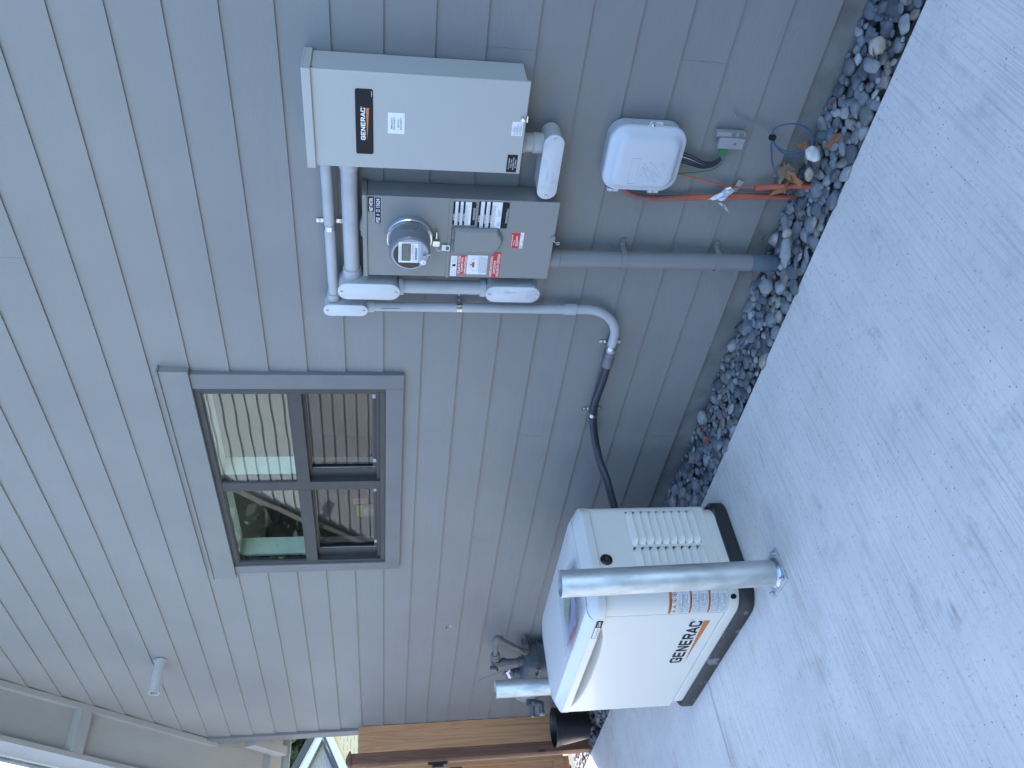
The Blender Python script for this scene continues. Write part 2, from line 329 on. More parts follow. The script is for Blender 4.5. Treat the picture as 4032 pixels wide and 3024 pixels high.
GL = {'G': [[(.7, .7), (.7, .8), (.6, .9), (.2, .9), (.1, .8), (.1, .2), (.2, .1), (.6, .1), (.7, .2), (.7, .47), (.42, .47)]],
      'E': [[(.7, .9), (.1, .9), (.1, .1), (.7, .1)], [(.1, .5), (.62, .5)]],
      'N': [[(.1, 0.09), (.1, .91)], [(.7, .09), (.7, .91)], [(.12, .9), (.68, .1)]],
      'R': [[(.1, .09), (.1, .9), (.6, .9), (.7, .8), (.7, .6), (.6, .5), (.1, .5)], [(.42, .5), (.68, .09)]],
      'A': [[(.04, .09), (.4, .91), (.76, .09)], [(.2, .3), (.6, .3)]],
      'C': [[(.7, .7), (.7, .8), (.6, .9), (.2, .9), (.1, .8), (.1, .2), (.2, .1), (.6, .1), (.7, .2), (.7, .3)]]}
class MB:
    def __init__(s): s.v = []; s.f = []; s.m = []; s.mats = []; s.cols = None
    def mi(s, m):
        m = M[m] if isinstance(m, str) else m
        if m not in s.mats: s.mats.append(m)
        return s.mats.index(m)
    def add(s, V, Fc, m):
        k = len(s.v); i = s.mi(m); s.v += [tuple(v) for v in V]
        s.f += [tuple(k+a for a in q) for q in Fc]; s.m += [i]*len(Fc); return s
    def box(s, x0, x1, y0, y1, z0, z1, m):
        return s.add([(x0, y0, z0), (x1, y0, z0), (x1, y1, z0), (x0, y1, z0), (x0, y0, z1), (x1, y0, z1), (x1, y1, z1), (x0, y1, z1)],
                     [(0, 3, 2, 1), (4, 5, 6, 7), (0, 1, 5, 4), (1, 2, 6, 5), (2, 3, 7, 6), (3, 0, 4, 7)], m)
    def hexa(s, P, m): return s.add(P, [(0, 3, 2, 1), (4, 5, 6, 7), (0, 1, 5, 4), (1, 2, 6, 5), (2, 3, 7, 6), (3, 0, 4, 7)], m)
    def plate(s, P, f, h0, h1, m, inset=0):
        n = len(P); V = [f(a, b, h0) for a, b in P] + [f(a, b, h1) for a, b in P]
        F_ = [tuple(range(n, 2*n)), tuple(reversed(range(n)))] + [(i, (i+1) % n, n+(i+1) % n, n+i) for i in range(n)]
        return s.add(V, F_, m)
    def flat(s, P, f, h, m): return s.add([f(a, b, h) for a, b in P], [tuple(range(len(P)))], m)
    def rect(s, f, a0, a1, b0, b1, h, m): return s.flat([(a0, b0), (a1, b0), (a1, b1), (a0, b1)], f, h, m)
    def rings(s, Rg, m, cap0=True, cap1=True):
        n = len(Rg[0]); V = [p for r in Rg for p in r]; F_ = []
        for j in range(len(Rg)-1):
            for i in range(n): F_.append((j*n+i, j*n+(i+1) % n, (j+1)*n+(i+1) % n, (j+1)*n+i))
        if cap0: F_.append(tuple(reversed(range(n))))
        if cap1: F_.append(tuple((len(Rg)-1)*n+i for i in range(n)))
        return s.add(V, F_, m)
    def lathe(s, o, axis, prof, m, n=28, cap0=True, cap1=True):     # prof: (distance along axis, radius)
        a, u, v = basis(axis); o = Vector(o)
        return s.rings([[o+a*h+u*r*math.cos(2*math.pi*i/n)+v*r*math.sin(2*math.pi*i/n) for i in range(n)] for h, r in prof], m, cap0, cap1)
    def cyl(s, p0, p1, r, m, n=24, r2=None, cap=True):
        d = Vector(p1)-Vector(p0); return s.lathe(p0, d, [(0, r), (d.length, r if r2 is None else r2)], m, n, cap, cap)
    def tube(s, P, r, m, n=14, smooth=4, rib=0):
        P = [Vector(p) for p in P]
        if smooth > 1 and len(P) > 2:
            Q = []
            for i in range(len(P)-1):
                a, b, c, d = P[max(i-1, 0)], P[i], P[i+1], P[min(i+2, len(P)-1)]
                for k in range(smooth):
                    t = k/smooth; Q.append(.5*((2*b)+(-a+c)*t+(2*a-5*b+4*c-d)*t*t+(-a+3*b-3*c+d)*t**3))
            P = Q+[P[-1]]
        T = [(P[min(i+1, len(P)-1)]-P[max(i-1, 0)]).normalized() for i in range(len(P))]
        _, u, _ = basis(T[0]); Rg = []
        for i, p in enumerate(P):
            u = (u-T[i]*u.dot(T[i])).normalized(); v = T[i].cross(u)
            rr = r[min(int(i*len(r)/len(P)), len(r)-1)] if isinstance(r, (list, tuple)) else r
            if rib and i % 2: rr *= 1-rib
            Rg.append([p+u*rr*math.cos(2*math.pi*k/n)+v*rr*math.sin(2*math.pi*k/n) for k in range(n)])
        return s.rings(Rg, m)
    def text(s, t, f, x0, x1, y0, y1, h, m, bold=0.0):
        V, F_, a0, a1, b0, b1 = text2d(t, bold); sx = (x1-x0)/(a1-a0); sy = (y1-y0)/(b1-b0)
        return s.add([f(x0+(a-a0)*sx, y0+(b-b0)*sy, h) for a, b in V], F_, m)
    def logo(s, t, f, x0, x1, y0, y1, h, m, wd=.10, gap=.13):
        n = len(t); W_ = n*.8+(n-1)*gap; sx = (x1-x0)/W_; sy = y1-y0; k = 0
        for i, ch in enumerate(t):
            for pl in GL[ch]:
                for (a, b), (c, d) in zip(pl[:-1], pl[1:]):
                    L_ = math.hypot(c-a, d-b); ux, uy = (c-a)/L_, (d-b)/L_; e = wd*.62
                    a_, b_, c_, d_ = a-ux*e, b-uy*e, c+ux*e, d+uy*e; px_, py_ = -uy*wd, ux*wd; k += 1
                    Q = [(a_-px_, b_-py_), (c_-px_, d_-py_), (c_+px_, d_+py_), (a_+px_, b_+py_)]
                    s.flat([(x0+(i*(.8+gap)+q)*sx, y0+w_*sy) for q, w_ in Q], f, h+k*2e-6, m)
        return s
    def micro(s, f, x0, x1, y0, y1, n, h, m, fill=.5, full=.9):
        p = (y1-y0)/n
        for i in range(n):
            y = y1-(i+.5)*p; x = x0; end = x0+(x1-x0)*(full if rnd.random() > .25 else rnd.uniform(.45, .85))
            while x < end:
                l = rnd.uniform(.6, 2.6)*p; e = min(x+l, end); s.rect(f, x, e, y-p*fill/2, y+p*fill/2, h, m); x = e+p*.45
        return s
    def build(s, name, parent=None, origin=None, bevel=0, seg=2, ang=35, **tags):
        o_ = Vector(origin) if origin is not None else (Vector(parent_loc(parent)) if parent else Vector((0, 0, 0)))
        me = bpy.data.meshes.new(name); me.from_pydata([tuple(Vector(v)-o_) for v in s.v], [], s.f)
        for m in s.mats: me.materials.append(m)
        me.polygons.foreach_set('material_index', s.m)
        me.polygons.foreach_set('use_smooth', [True]*len(s.f))
        if s.cols is not None:
            at = me.color_attributes.new('own_colour', 'FLOAT_COLOR', 'POINT'); at.data.foreach_set('color', [c for q in s.cols for c in (*q, 1)])
        me.update(); me.set_sharp_from_angle(angle=R(ang)); me.validate()
        ob = bpy.data.objects.new(name, me); COL.objects.link(ob)
        if parent: ob.parent = parent
        else: ob.location = o_
        if bevel:
            b = ob.modifiers.new('bevel', 'BEVEL'); b.width = bevel; b.segments = seg; b.limit_method = 'ANGLE'; b.angle_limit = R(40)
        for k, v in tags.items(): ob[k] = v
        return ob
def parent_loc(o):
    l = Vector((0, 0, 0))
    while o is not None: l += o.location; o = o.parent
    return l
def thing(name, label, category, loc=(0, 0, 0), group=None):
    o = bpy.data.objects.new(name, None); COL.objects.link(o); o.location = loc; o.empty_display_size = .1
    o['label'] = label; o['category'] = category
    if group: o['group'] = group
    return o
def rep(src, dx, dy, dz, label):
    r = src.copy(); COL.objects.link(r); r.location = src.location + Vector((dx, dy, dz)); r['label'] = label
    for ch in list(src.children):
        c = ch.copy(); COL.objects.link(c); c.parent = r
        for g in list(ch.children):
            d = g.copy(); COL.objects.link(d); d.parent = c
    return r
def screw(mb, f, a, b, h, r=.004, m='zinc'):
    mb.plate(circ(a, b, r, 12), f, h, h+.002, m); mb.rect(f, a-r*.8, a+r*.8, b-r*.16, b+r*.16, h+.0023, 'ink')

# ================================================================== SETTING: ground
mb = MB(); mb.add([(-400, -400, -.42), (400, -400, -.42), (400, 400, -.42), (-400, 400, -.42)], [(0, 1, 2, 3)], 'ground'); mb.build('ground', kind='structure')
mb = MB()
for x0, x1 in ((-7.9, -4.146), (-4.138, -.25), (-.242, 5)):
    ye = lambda x: -.2155+.0162*x
    mb.hexa([(x0, -5.6, -.27), (x1, -5.6, -.27), (x1, ye(x1), -.27), (x0, ye(x0), -.27), (x0, -5.6, -.15), (x1, -5.6, -.15), (x1, ye(x1), -.15), (x0, ye(x0), -.15)], 'concrete')
mb.box(-14, -7.906, -5.6, -.1, -.27, -.16, 'concrete')
mb.build('concrete_patio', bevel=.006, kind='structure')
mb = MB(); mb.box(-12, 5, -.40, .0128, -.3, -.265, 'soil'); mb.box(-12, 5, -.20, .0127, -.26, -.16, 'soil'); mb.build('gravel_bed_soil', kind='structure')

# ================================================================== HOUSE
RM, RC = .97, 9.856                      # underside of the rake boards: z = RM x + RC
XR = -1.0; ZR = RM*XR+RC
house = thing('house', 'grey lap-sided gable house wall with steep overhanging roof and one four-pane window', 'house', (-3.5, 0, -.15))
S = .1778
def rakez(x, off=0): return (RM*x+RC if x <= XR else ZR-RM*(x-XR)) + off
mb = MB()
seams = {0: [-3.28], 2: [-1.191], 4: [-3.27], 5: [-4.25], 6: [-1.19], 8: [-5.753, -3.274], 16: [-4.93], 17: [-2.16]}
NB = 50
WO = (-4.437, -2.888, 1.588, 2.49)         # window opening
for i in range(NB):
    z0 = i*S; z1 = z0+S+.006
    def lx(z): return max(-7.03, (z-RC)/RM-.02)
    def rx(z): return min(5.0, XR+(ZR-z)/RM+.02)
    if lx(z1) >= rx(z1): continue
    cuts = sorted(seams.get(i, []), reverse=False)
    xs = [None]+cuts+[None]
    for a, b in zip(xs[:-1], xs[1:]):
        spans = [(a, b)]
        if z1 > WO[2] and z0 < WO[3]:
            spans = []
            for (p, q) in [(a, b)]:
                pl = -7.03 if p is None else p; ql = 5 if q is None else q
                if ql <= WO[0] or pl >= WO[1]: spans.append((p, q)); continue
                zz0, zz1 = z0, z1
                if pl < WO[0]: spans.append((p, WO[0]))
                if ql > WO[1]: spans.append((WO[1], q))
                if z0 < WO[2]: spans.append(('c', pl, ql, z0, WO[2]))
                if z1 > WO[3]: spans.append(('c', pl, ql, WO[3], z1))
        for sp in spans:
            if sp[0] == 'c':
                l0 = l1 = max(sp[1], WO[0]); r0 = r1 = min(sp[2], WO[1]); za, zb = sp[3], sp[4]
            else:
                za, zb = z0, z1
                l0 = lx(za) if sp[0] is None else sp[0]+.0005; l1 = lx(zb) if sp[0] is None else sp[0]+.0005
                r0 = rx(za) if sp[1] is None else sp[1]-.0005; r1 = rx(zb) if sp[1] is None else sp[1]-.0005
                if sp[0] is None and sp[1] in (WO[0],): r0 = r1 = WO[0]
                if sp[0] == WO[1]: l0 = l1 = WO[1]
            ya = .0085*(za-z0)/S; yb = .0085*(zb-z0)/S
            mb.hexa([(l0, ya, za), (r0, ya, za), (r0, ya+.0085, za), (l0, ya+.0085, za), (l1, yb, zb), (r1, yb, zb), (r1, yb+.0085, zb), (l1, yb+.0085, zb)], 'siding')
sid = mb.build('siding', house)
mb = MB()   # sheathing behind the boards and the far walls
def wallpoly(y0, y1, m):
    f = frame((0, y1, 0), (1, 0, 0), (0, 0, 1))
    mb.plate([(-7.02, -.06), (5, -.06), (5, rakez(5)), (XR, ZR), (-7.02, rakez(-7.02))], f, 0, y1-y0, m)
f0 = frame((0, .14, 0), (1, 0, 0), (0, 0, 1))
for P in ([(-7.02, -.01), (5, -.01), (5, WO[2]), (-7.02, WO[2])], [(-7.02, WO[2]), (WO[0], WO[2]), (WO[0], WO[3]), (-7.02, WO[3])],
          [(WO[1], WO[2]), (5, WO[2]), (5, WO[3]), (WO[1], WO[3])], [(-7.02, WO[3]), (5, WO[3]), (5, rakez(5)), (XR, ZR), (-7.02, rakez(-7.02))]):
    mb.plate(P, f0, 0, .1228, 'winshade')
mb.box(-7.1, -7.02, .02, 1.0, -.06, 3.0, 'siding'); mb.box(-7.1, -7.02, 2.6, 9, -.06, 3.0, 'siding'); mb.box(-7.1, -7.02, 1.0, 2.6, -.06, .3, 'siding'); mb.box(-7.1, -7.02, 1.0, 2.6, 1.45, 3.0, 'siding'); mb.box(4.95, 5.05, .02, 9, -.06, 3.6, 'siding')  # gap left in this unseen side wall, added to let daylight into the room
wallpoly(8.9, 9, 'siding')
mb.build('wall', house)
mb = MB(); mb.box(-7.03, 5, .013, .3, -.5, -.004, 'found'); mb.build('foundation', house)
mb = MB(); mb.box(-7.112, -7.03, -.018, .02, -.03, 3.03, 'trim'); mb.box(-7.13, -7.112, -.018, .12, -.03, 3.0, 'trim'); mb.build('corner_board', house, bevel=.002)
def rake(mb, xa, xb, y0, y1, o0, o1, m):
    mb.hexa([(xa, y0, rakez(xa, o0)), (xb, y0, rakez(xb, o0)), (xb, y1, rakez(xb, o0)), (xa, y1, rakez(xa, o0)),
             (xa, y0, rakez(xa, o1)), (xb, y0, rakez(xb, o1)), (xb, y1, rakez(xb, o1)), (xa, y1, rakez(xa, o1))], m)
EX = 6.0
mb = MB(); rake(mb, -7.12, XR, -.045, -.0005, 0, .10, 'trimlight'); rake(mb, XR, EX, -.045, -.0005, 0, .10, 'trimlight'); mb.build('frieze_board', house, bevel=.002)
mb = MB(); rake(mb, -7.62, XR, -.348, .012, .055, .075, 'soffit'); rake(mb, XR, EX, -.348, .012, .055, .075, 'soffit')
mb.hexa([(-7.62, .013, 2.5), (-7.05, .013, 3.07), (-7.05, 9, 3.07), (-7.62, 9, 2.5), (-7.62, .013, 2.52), (-7.05, .013, 3.09), (-7.05, 9, 3.09), (-7.62, 9, 2.52)], 'soffit')
mb.build('soffit', house)
for x in (-6.316, -5.1, -3.9, -2.7, -7.60):
    mb = MB(); wdt = .061 if x != -7.60 else .09; y1 = -.046 if x != -7.60 else .5
    rake(mb, x, x+wdt, -.347, y1, 0, .054, 'trimlight'); mb.build('lookout', house, bevel=.002)
mb = MB(); rake(mb, -7.66, XR, -.388, -.349, 0, .25, 'trimlight'); rake(mb, XR, EX, -.388, -.349, 0, .25, 'trimlight')
mb.box(-7.66, -7.62, -.348, 9, 2.42, 2.60, 'trimlight'); mb.build('fascia', house, bevel=.002)
mb = MB(); mb.hexa([(-7.40, -.044, 2.42), (-7.14, -.044, 2.66), (-7.14, .03, 2.66), (-7.40, .03, 2.42), (-7.43, -.044, 2.50), (-7.17, -.044, 2.745), (-7.17, .03, 2.745), (-7.43, .03, 2.50)], 'trimlight')
mb.build('rafter_tail', house, bevel=.003)
mb = MB(); rake(mb, -7.70, XR, -.402, -.30, .251, .285, 'drip'); rake(mb, XR, EX, -.402, -.30, .251, .285, 'drip'); mb.build('drip_edge', house)
mb = MB(); rake(mb, -7.72, XR, -.418, 9.2, .2853, .34, 'shinglelight'); rake(mb, XR, EX, -.418, 9.2, .2853, .34, 'shinglelight')
rake(mb, -7.70, XR, -.412, 9.2, .3405, .375, 'shingle'); rake(mb, XR, EX, -.412, 9.2, .3405, .375, 'shingle'); mb.build('roof', house)
# vent stub poking out of the siding under the eave
mb = MB(); mb.lathe((-5.645, .01, 3.14), (0, -1, 0), [(0, .036), (.245, .036), (.245, .031), (.06, .031)], 'pvc', 28, cap0=False)
mb.lathe((-5.645, -.001, 3.14), (0, -1, 0), [(0, .046), (.006, .044)], 'trimlight', 28)
mb.build('vent_pipe', None, (-5.645, 0, 3.14), label='grey open-ended vent pipe sticking out of the upper siding near the eave', category='vent pipe')

# ---- window
mb = MB(); F = wallf
x0, x1, z0, z1 = WO
mb.box(x1, -2.792, -.022, .012, 1.50, 2.49, 'trim'); mb.box(-4.515, x0, -.022, .012, 1.50, 2.49, 'trim'); mb.box(x0, x1, -.0222, .012, 1.50, z0, 'trim')
mb.box(-4.546, -2.765, -.034, .012, 2.4902, 2.62, 'headtrim'); mb.box(-4.552, -2.759, -.042, .012, 2.6202, 2.630, 'headtrim')
win = MB()
FO = (x0, x1, z0, z1); yf = -.012
def ring(mbx, a0, a1, b0, b1, tw, ya, yb, m, tl=None, tb=None):
    tl = tl or tw; tb = tb or tw
    mbx.box(a0, a0+tl, ya, yb, b0, b1, m); mbx.box(a1-tw, a1, ya, yb, b0, b1, m)
    mbx.box(a0+tl, a1-tw, ya, yb, b0, b0+tb, m); mbx.box(a0+tl, a1-tw, ya, yb, b1-tw, b1, m)
ring(win, x0, x1, z0, z1, .03, yf, .03, 'winframe'); ring(win, x0, x1, z0, 2.0, .012, .0301, .09, 'winframe')
win.box(x1-.045, x1-.0302, yf+.0005, .03, z0+.03, z1-.03, 'winframe')
MX0, MX1 = -3.701, -3.629
win.box(MX0, MX1, yf+.002, .05, z0+.03, z1-.03, 'winframe')
for a, b in ((x0+.03, MX0), (MX1, x1-.045)): win.box(a, b, yf+.001, .09, 1.995, 2.058, 'winframe')
wob = win.build('window', house, bevel=.002)
mb.build('window_trim', wob, bevel=.002)
for a, b in ((MX1, x1-.045), (x0+.03, MX0)):
    q = MB(); ring(q, a, b, 2.0583, z1-.0302, .006, -.006, .02, 'winframe'); q.build('sash', wob, bevel=.001)
    q = MB(); q.box(a+.006, b-.006, -.002, .002, 2.0643, z1-.0362, 'glass'); q.build('pane', wob)
    q = MB(); ring(q, a, b, z0+.0302, 1.9947, .012, .028, .07, 'winframe', tl=.07, tb=.038)
    q.box(a, b, .004, .0278, z0+.0302, z0+.048, 'winshade'); q.box(a+.079, a+.0805, .0265, .0278, z0+.05, 1.985, 'zinc')
    for xx in (a+.12, b-.07): q.box(xx, xx+.028, .0265, .0278, z0+.05, z0+.066, 'telecomback')
    q.build('sash', wob, bevel=.002)
    q = MB(); q.box(a+.07, b-.012, .044, .048, z0+.068, 1.983, 'glasslow'); q.build('pane', wob)
for xx in (x1-.05, x0+.03): q = MB(); q.box(xx, xx+.02, yf-.0015, yf-.0002, z0+.01, z0+.018, 'winshade'); q.build('weep_hole', wob)
q = MB()     # white drywall returns and the room behind
for a, b in ((x0, MX0+.02), (MX1-.02, x1)):
    q.box(a-.01, a+.022, .052, .17, 2.05, z1, 'white_in'); q.box(b-.022, b+.01, .052, .17, 2.05, z1, 'white_in')
    q.box(a-.01, a+.012, .0902, .17, z0, 2.0499, 'white_in'); q.box(b-.012, b+.01, .0902, .17, z0, 2.0499, 'white_in')
q.box(x0, x1, .052, .17, z1-.028, z1+.01, 'white_in'); q.box(x0, x1, .0902, .17, z0-.01, z0+.008, 'white_in')
q.build('window_return', wob)
q = MB()
q.box(-6.99, -1, 3.2, 3.25, 0.2, 2.75, 'room'); q.box(-6.99, -6.94, .14, 1.0, .2, 2.75, 'room'); q.box(-6.99, -6.94, 2.6, 3.2, .2, 2.75, 'room'); q.box(-6.99, -6.94, 1.0, 2.6, .2, .3, 'room'); q.box(-6.99, -6.94, 1.0, 2.6, 1.45, 2.75, 'room'); q.box(-1.05, -1, .14, 3.2, .2, 2.75, 'room')  # matching gap in the left room wall, added to brighten the window returns
q.box(-6.99, -1, .14, 3.25, 2.7501, 2.8, 'room'); q.box(-6.99, -1, .14, 3.25, .15, .1999, 'room'); q.build('room', house)
q = MB(); q.box(-4.27, -4.10, .30, .44, 1.60, 1.80, 'boxred'); q.box(-4.26, -4.20, .296, .2995, 1.70, 1.79, 'paperpink'); q.build('storage_box', None, (-4.2, .37, 1.60), bevel=.004, label='dark red box standing behind the lower left window pane', category='box')
q = MB(); q.box(-4.40, -4.29, .30, .40, 1.60, 1.77, 'yellow'); q.box(-4.38, -4.31, .2965, .2995, 1.64, 1.73, 'whitelab'); q.build('carton', None, (-4.35, .35, 1.60), bevel=.004, label='small yellow carton behind the lower left window pane', category='carton')
q = MB(); q.box(-4.45, -4.02, .265, .5, 1.585, 1.599, 'white_in'); q.build('interior_ledge', house)
# ================================================================== WALL EQUIPMENT
FW = frame((0, 0, 0), (1, 0, 0), (0, 0, 1))
# ---- transfer switch cabinet
D = .155
ts = thing('transfer_switch_cabinet', 'tall pale grey steel cabinet with black logo plate on its door, mounted on the siding', 'cabinet', (-1.412, 0, 1.1))
mb = MB(); mb.box(-1.588, -1.237, -D+.012, -.004, 1.108, 1.845, 'ats'); mb.build('body', ts, bevel=.002)
mb = MB(); mb.box(-1.592, -1.233, -D, -D+.0115, 1.097, 1.852, 'ats'); mb.build('door', ts, bevel=.003)
mb = MB(); mb.box(-1.597, -1.229, -D-.006, .0, 1.862, 1.868, 'ats'); mb.box(-1.597, -1.593, -D-.006, -.001, 1.838, 1.8619, 'ats')
mb.box(-1.2325, -1.229, -D-.003, -.001, 1.838, 1.8619, 'ats'); mb.box(-1.597, -1.229, -D-.010, -D-.0062, 1.838, 1.868, 'ats'); mb.build('rain_hood', ts, bevel=.0012)
f = wallf(-D); mb = MB()
mb.plate(rrect(-1.536, -1.292, 1.634, 1.695, .007), f, .0001, .0012, 'black')
mb.logo('GENERAC', f, -1.481, -1.360, 1.6615, 1.677, .0014, 'white', .105)
mb.flat([(-1.481, 1.6555), (-1.360, 1.648), (-1.360, 1.6588)], f, .0015, 'orange'); mb.text('®', f, -1.3575, -1.354, 1.673, 1.6765, .0014, 'white')
mb.micro(f, -1.318, -1.297, 1.6375, 1.641, 1, .0014, 'whitelab'); mb.build('logo_plate', ts)
mb = MB(); mb.plate(rrect(-1.452, -1.373, 1.526, 1.584, .002), f, .0001, .001, 'whitelab')
for t, a, b in (('EMERGENCY', 1.5675, 1.5735), ('DISCONNECT', 1.5585, 1.5645), ('SERVICE', 1.5445, 1.5505), ('DISCONNECT', 1.5355, 1.5415)):
    h = (.0235 if t == 'DISCONNECT' else .0225 if t == 'EMERGENCY' else .0155); mb.text(t, f, -1.4125-h, -1.4125+h, a, b, .0013, 'ink', .012)
mb.micro(f, -1.388, -1.377, 1.529, 1.5305, 1, .0013, 'greyink'); mb.build('disconnect_label', ts)
mb = MB(); mb.plate(rrect(-1.437, -1.383, 1.106, 1.146, .002), f, .0001, .001, 'whitelab')
for t, y in (('WARNING', 1.141), ('AVERTISSEMENT', 1.130), ('ADVERTENCIA', 1.119)): mb.text(t, f, -1.422, -1.402, y-.0022, y, .0013, 'ink', .02); mb.micro(f, -1.434, -1.386, y-.009, y-.0032, 3, .0013, 'greyink')
mb.build('warning_label', ts)
mb = MB(); mb.plate(rrect(-1.585, -1.513, 1.111, 1.149, .002), f, .0001, .001, 'black')
for t, y, w_ in (('FULLY AUTOMATED', 1.143, .022), ('DIGITAL LOAD', 1.135, .017), ('MANAGEMENT SYSTEM', 1.127, .025), ('NEC COMPLIANT', 1.119, .018)): mb.text(t, f, -1.549-w_, -1.549+w_, y-.0042, y, .0013, 'whitelab', .01)
mb.build('load_management_label', ts)
mb = MB(); mb.lathe((-1.371, -D-.0002, 1.111), (0, -1, 0), [(0, .009), (.012, .009), (.014, .007)], 'zinc', 20); mb.box(-1.384, -1.360, -D-.001, -D+.006, 1.092, 1.0965, 'zinc'); mb.build('door_screw', ts)
mb = MB(); mb.box(-1.2365, -1.2335, -D+.0118, -D+.018, 1.832, 1.838, 'darkhole'); mb.build('latch_slot', ts)

# ---- meter main panel
MD = .11
mp = thing('meter_panel', 'dark grey steel meter panel covered in warning stickers, left of the pale cabinet', 'electrical panel', (-1.927, 0, .91))
mb = MB(); mb.box(-2.114, -1.740, -MD+.0025, -.003, .916, 1.662, 'meterbox'); mb.build('body', mp, bevel=.002)
mb = MB(); mb.box(-2.117, -1.737, -MD, -MD+.0023, 1.338, 1.6615, 'meterbox'); mb.box(-2.12, -1.736, -MD-.004, -MD-.0002, 1.3305, 1.345, 'meterbox'); mb.build('meter_cover', mp, bevel=.0012)
mb = MB(); mb.box(-2.117, -1.737, -MD-.001, -MD+.0023, .910, 1.330, 'meterbox'); mb.build('breaker_cover', mp, bevel=.0012)
mb = MB(); mb.box(-2.121, -1.733, -MD-.006, .0, 1.662, 1.680, 'meterbox'); mb.lathe((-1.91, -.06, 1.679), (0, 0, 1), [(0, .045), (.008, .042), (.010, .02), (.013, .018)], 'meterbox', 24); mb.build('top_cap', mp, bevel=.002)
f = wallf(-MD)
mb = MB(); mb.plate(rrect(-1.809, -1.742, 1.634, 1.658, .001), f, .0001, .001, 'black'); mb.text('NET METER', f, -1.806, -1.747, 1.6395, 1.6525, .0013, 'white', .02); mb.build('net_meter_label', mp)
mb = MB(); mb.plate(rrect(-1.8635, -1.7425, 1.6075, 1.6332, .001), f, .0001, .0007, 'white'); mb.plate(rrect(-1.8625, -1.7435, 1.6085, 1.6322, .001), f, .0008, .0012, 'navy')
for t, a, b in (('PSE', -1.857, -1.834), ('#', -1.8255, -1.8195), ('CO', -1.810, -1.797), ('15624', -1.789, -1.750)): mb.text(t, f, a, b, 1.613, 1.6275, .0014, 'white', .015)
mb.build('number_label', mp)
f = wallf(-MD-.001)
def warn(mbx, a0, a1, b0, b1, big):
    mbx.plate(rrect(a0, a1, b0, b1, .006), f, .0001, .0012, 'black')
    hh = b1-b0; y = b1-.006 if not big else b1-.007
    hs = (.012, .011, .024) if not big else (.0145, .0135, .040)
    y = b1-.0085
    for (t, wd), h in zip((('WARNING', .022), ('AVERTISSEMENT', .035), ('ADVERTENCIA', .027)), hs):
        xc = a0+(a1-a0)*.38
        mbx.text(t, f, xc-wd/2, xc+wd/2, y+.0012, y+.006, .0015, 'white', .03); mbx.flat([(xc-wd/2-.008, y+.0008), (xc-wd/2-.001, y+.0008), (xc-wd/2-.0045, y+.0068)], f, .0015, 'white')
        mbx.rect(f, a0, a1, y-h, y, .0014, 'whitelab'); mbx.micro(f, a0+.003, a1-.003, y-min(h, .017)+.001, y-.0008, max(3, int(min(h, .017)/.0032)), .0016, 'greyink', .4)
        if h > .03: mbx.micro(f, a0+.01, a0+.035, y-h+.002, y-.024, 4, .0016, 'greyink', .4); mbx.micro(f, a0+.055, a0+.09, y-h+.002, y-.024, 4, .0016, 'greyink', .4)
        y -= h+.0082
    mbx.micro(f, a0+.025, a1-.02, b0+.0015, b0+.010, 3, .0015, 'whitelab', .4)
mb = MB(); warn(mb, -1.856, -1.749, 1.241, 1.331, False); mb.build('warning_label', mp)
mb = MB(); warn(mb, -1.866, -1.745, 1.110, 1.231, True); mb.build('warning_label', mp)
# breaker window flap
mb = MB(); hx0, hx1, ht, hb = -1.980, -1.865, 1.322, 1.123
out = [(hx0, ht), (hx0, 1.158), (hx0+.022, 1.135), (hx0+.05, hb), (hx1-.042, hb), (hx1, 1.150), (hx1, ht)]
inn = [(hx0+.008, ht-.006), (hx0+.008, 1.161), (hx0+.028, 1.141), (hx0+.054, hb+.007), (hx1-.047, hb+.007), (hx1-.009, 1.154), (hx1-.009, ht-.006)]
mb.rings([[f(a, b, 0) for a, b in out], [f(a, b, .012) for a, b in out], [f(a, b, .022) for a, b in inn]], 'meterbox', cap0=False)
mb.box(hx0+.004, hx0+.055, -MD-.0135, -MD-.001, 1.3225, 1.328, 'meterbox'); mb.box(hx0+.060, hx1-.004, -MD-.0135, -MD-.001, 1.3225, 1.328, 'meterbox')
mb.plate(circ(-1.928, 1.132, .006, 12), f, .0222, .0235, 'fit'); mb.build('breaker_flap', mp, bevel=.0015)
mb = MB(); mb.plate(rrect(-1.961, -1.884, 1.036, 1.087, .001), f, .0001, .0010, 'whitelab'); mb.rect(f, -1.961, -1.884, 1.0505, 1.087, .0013, 'red')
mb.micro(f, -1.957, -1.889, 1.080, 1.0845, 1, .0016, 'whitelab', .6); mb.micro(f, -1.947, -1.899, 1.0715, 1.0755, 1, .0016, 'whitelab', .6); mb.micro(f, -1.950, -1.895, 1.055, 1.0675, 3, .0016, 'whitelab', .5)
mb.micro(f, -1.957, -1.946, 1.0385, 1.048, 2, .0016, 'red', .5); mb.micro(f, -1.935, -1.915, 1.0385, 1.0415, 1, .0016, 'ink', .5); mb.micro(f, -1.905, -1.889, 1.044, 1.047, 1, .0016, 'ink', .5); mb.build('red_label', mp)
mb = MB(); mb.plate(rrect(-2.111, -2.008, 1.2995, 1.325, .001), f, .0001, .001, 'whitelab'); mb.micro(f, -2.108, -2.074, 1.302, 1.322, 5, .0013, 'greyink', .25); mb.micro(f, -2.045, -2.012, 1.302, 1.322, 5, .0013, 'greyink', .25)
mb.flat([(-2.062, 1.306), (-2.054, 1.303), (-2.049, 1.306), (-2.050, 1.314), (-2.055, 1.320), (-2.060, 1.317)], f, .0014, 'black'); mb.flat([(-2.070, 1.322), (-2.063, 1.318), (-2.066, 1.316), (-2.060, 1.310), (-2.068, 1.316), (-2.065, 1.318)], f, .0015, 'black'); mb.build('hand_hazard_label', mp)
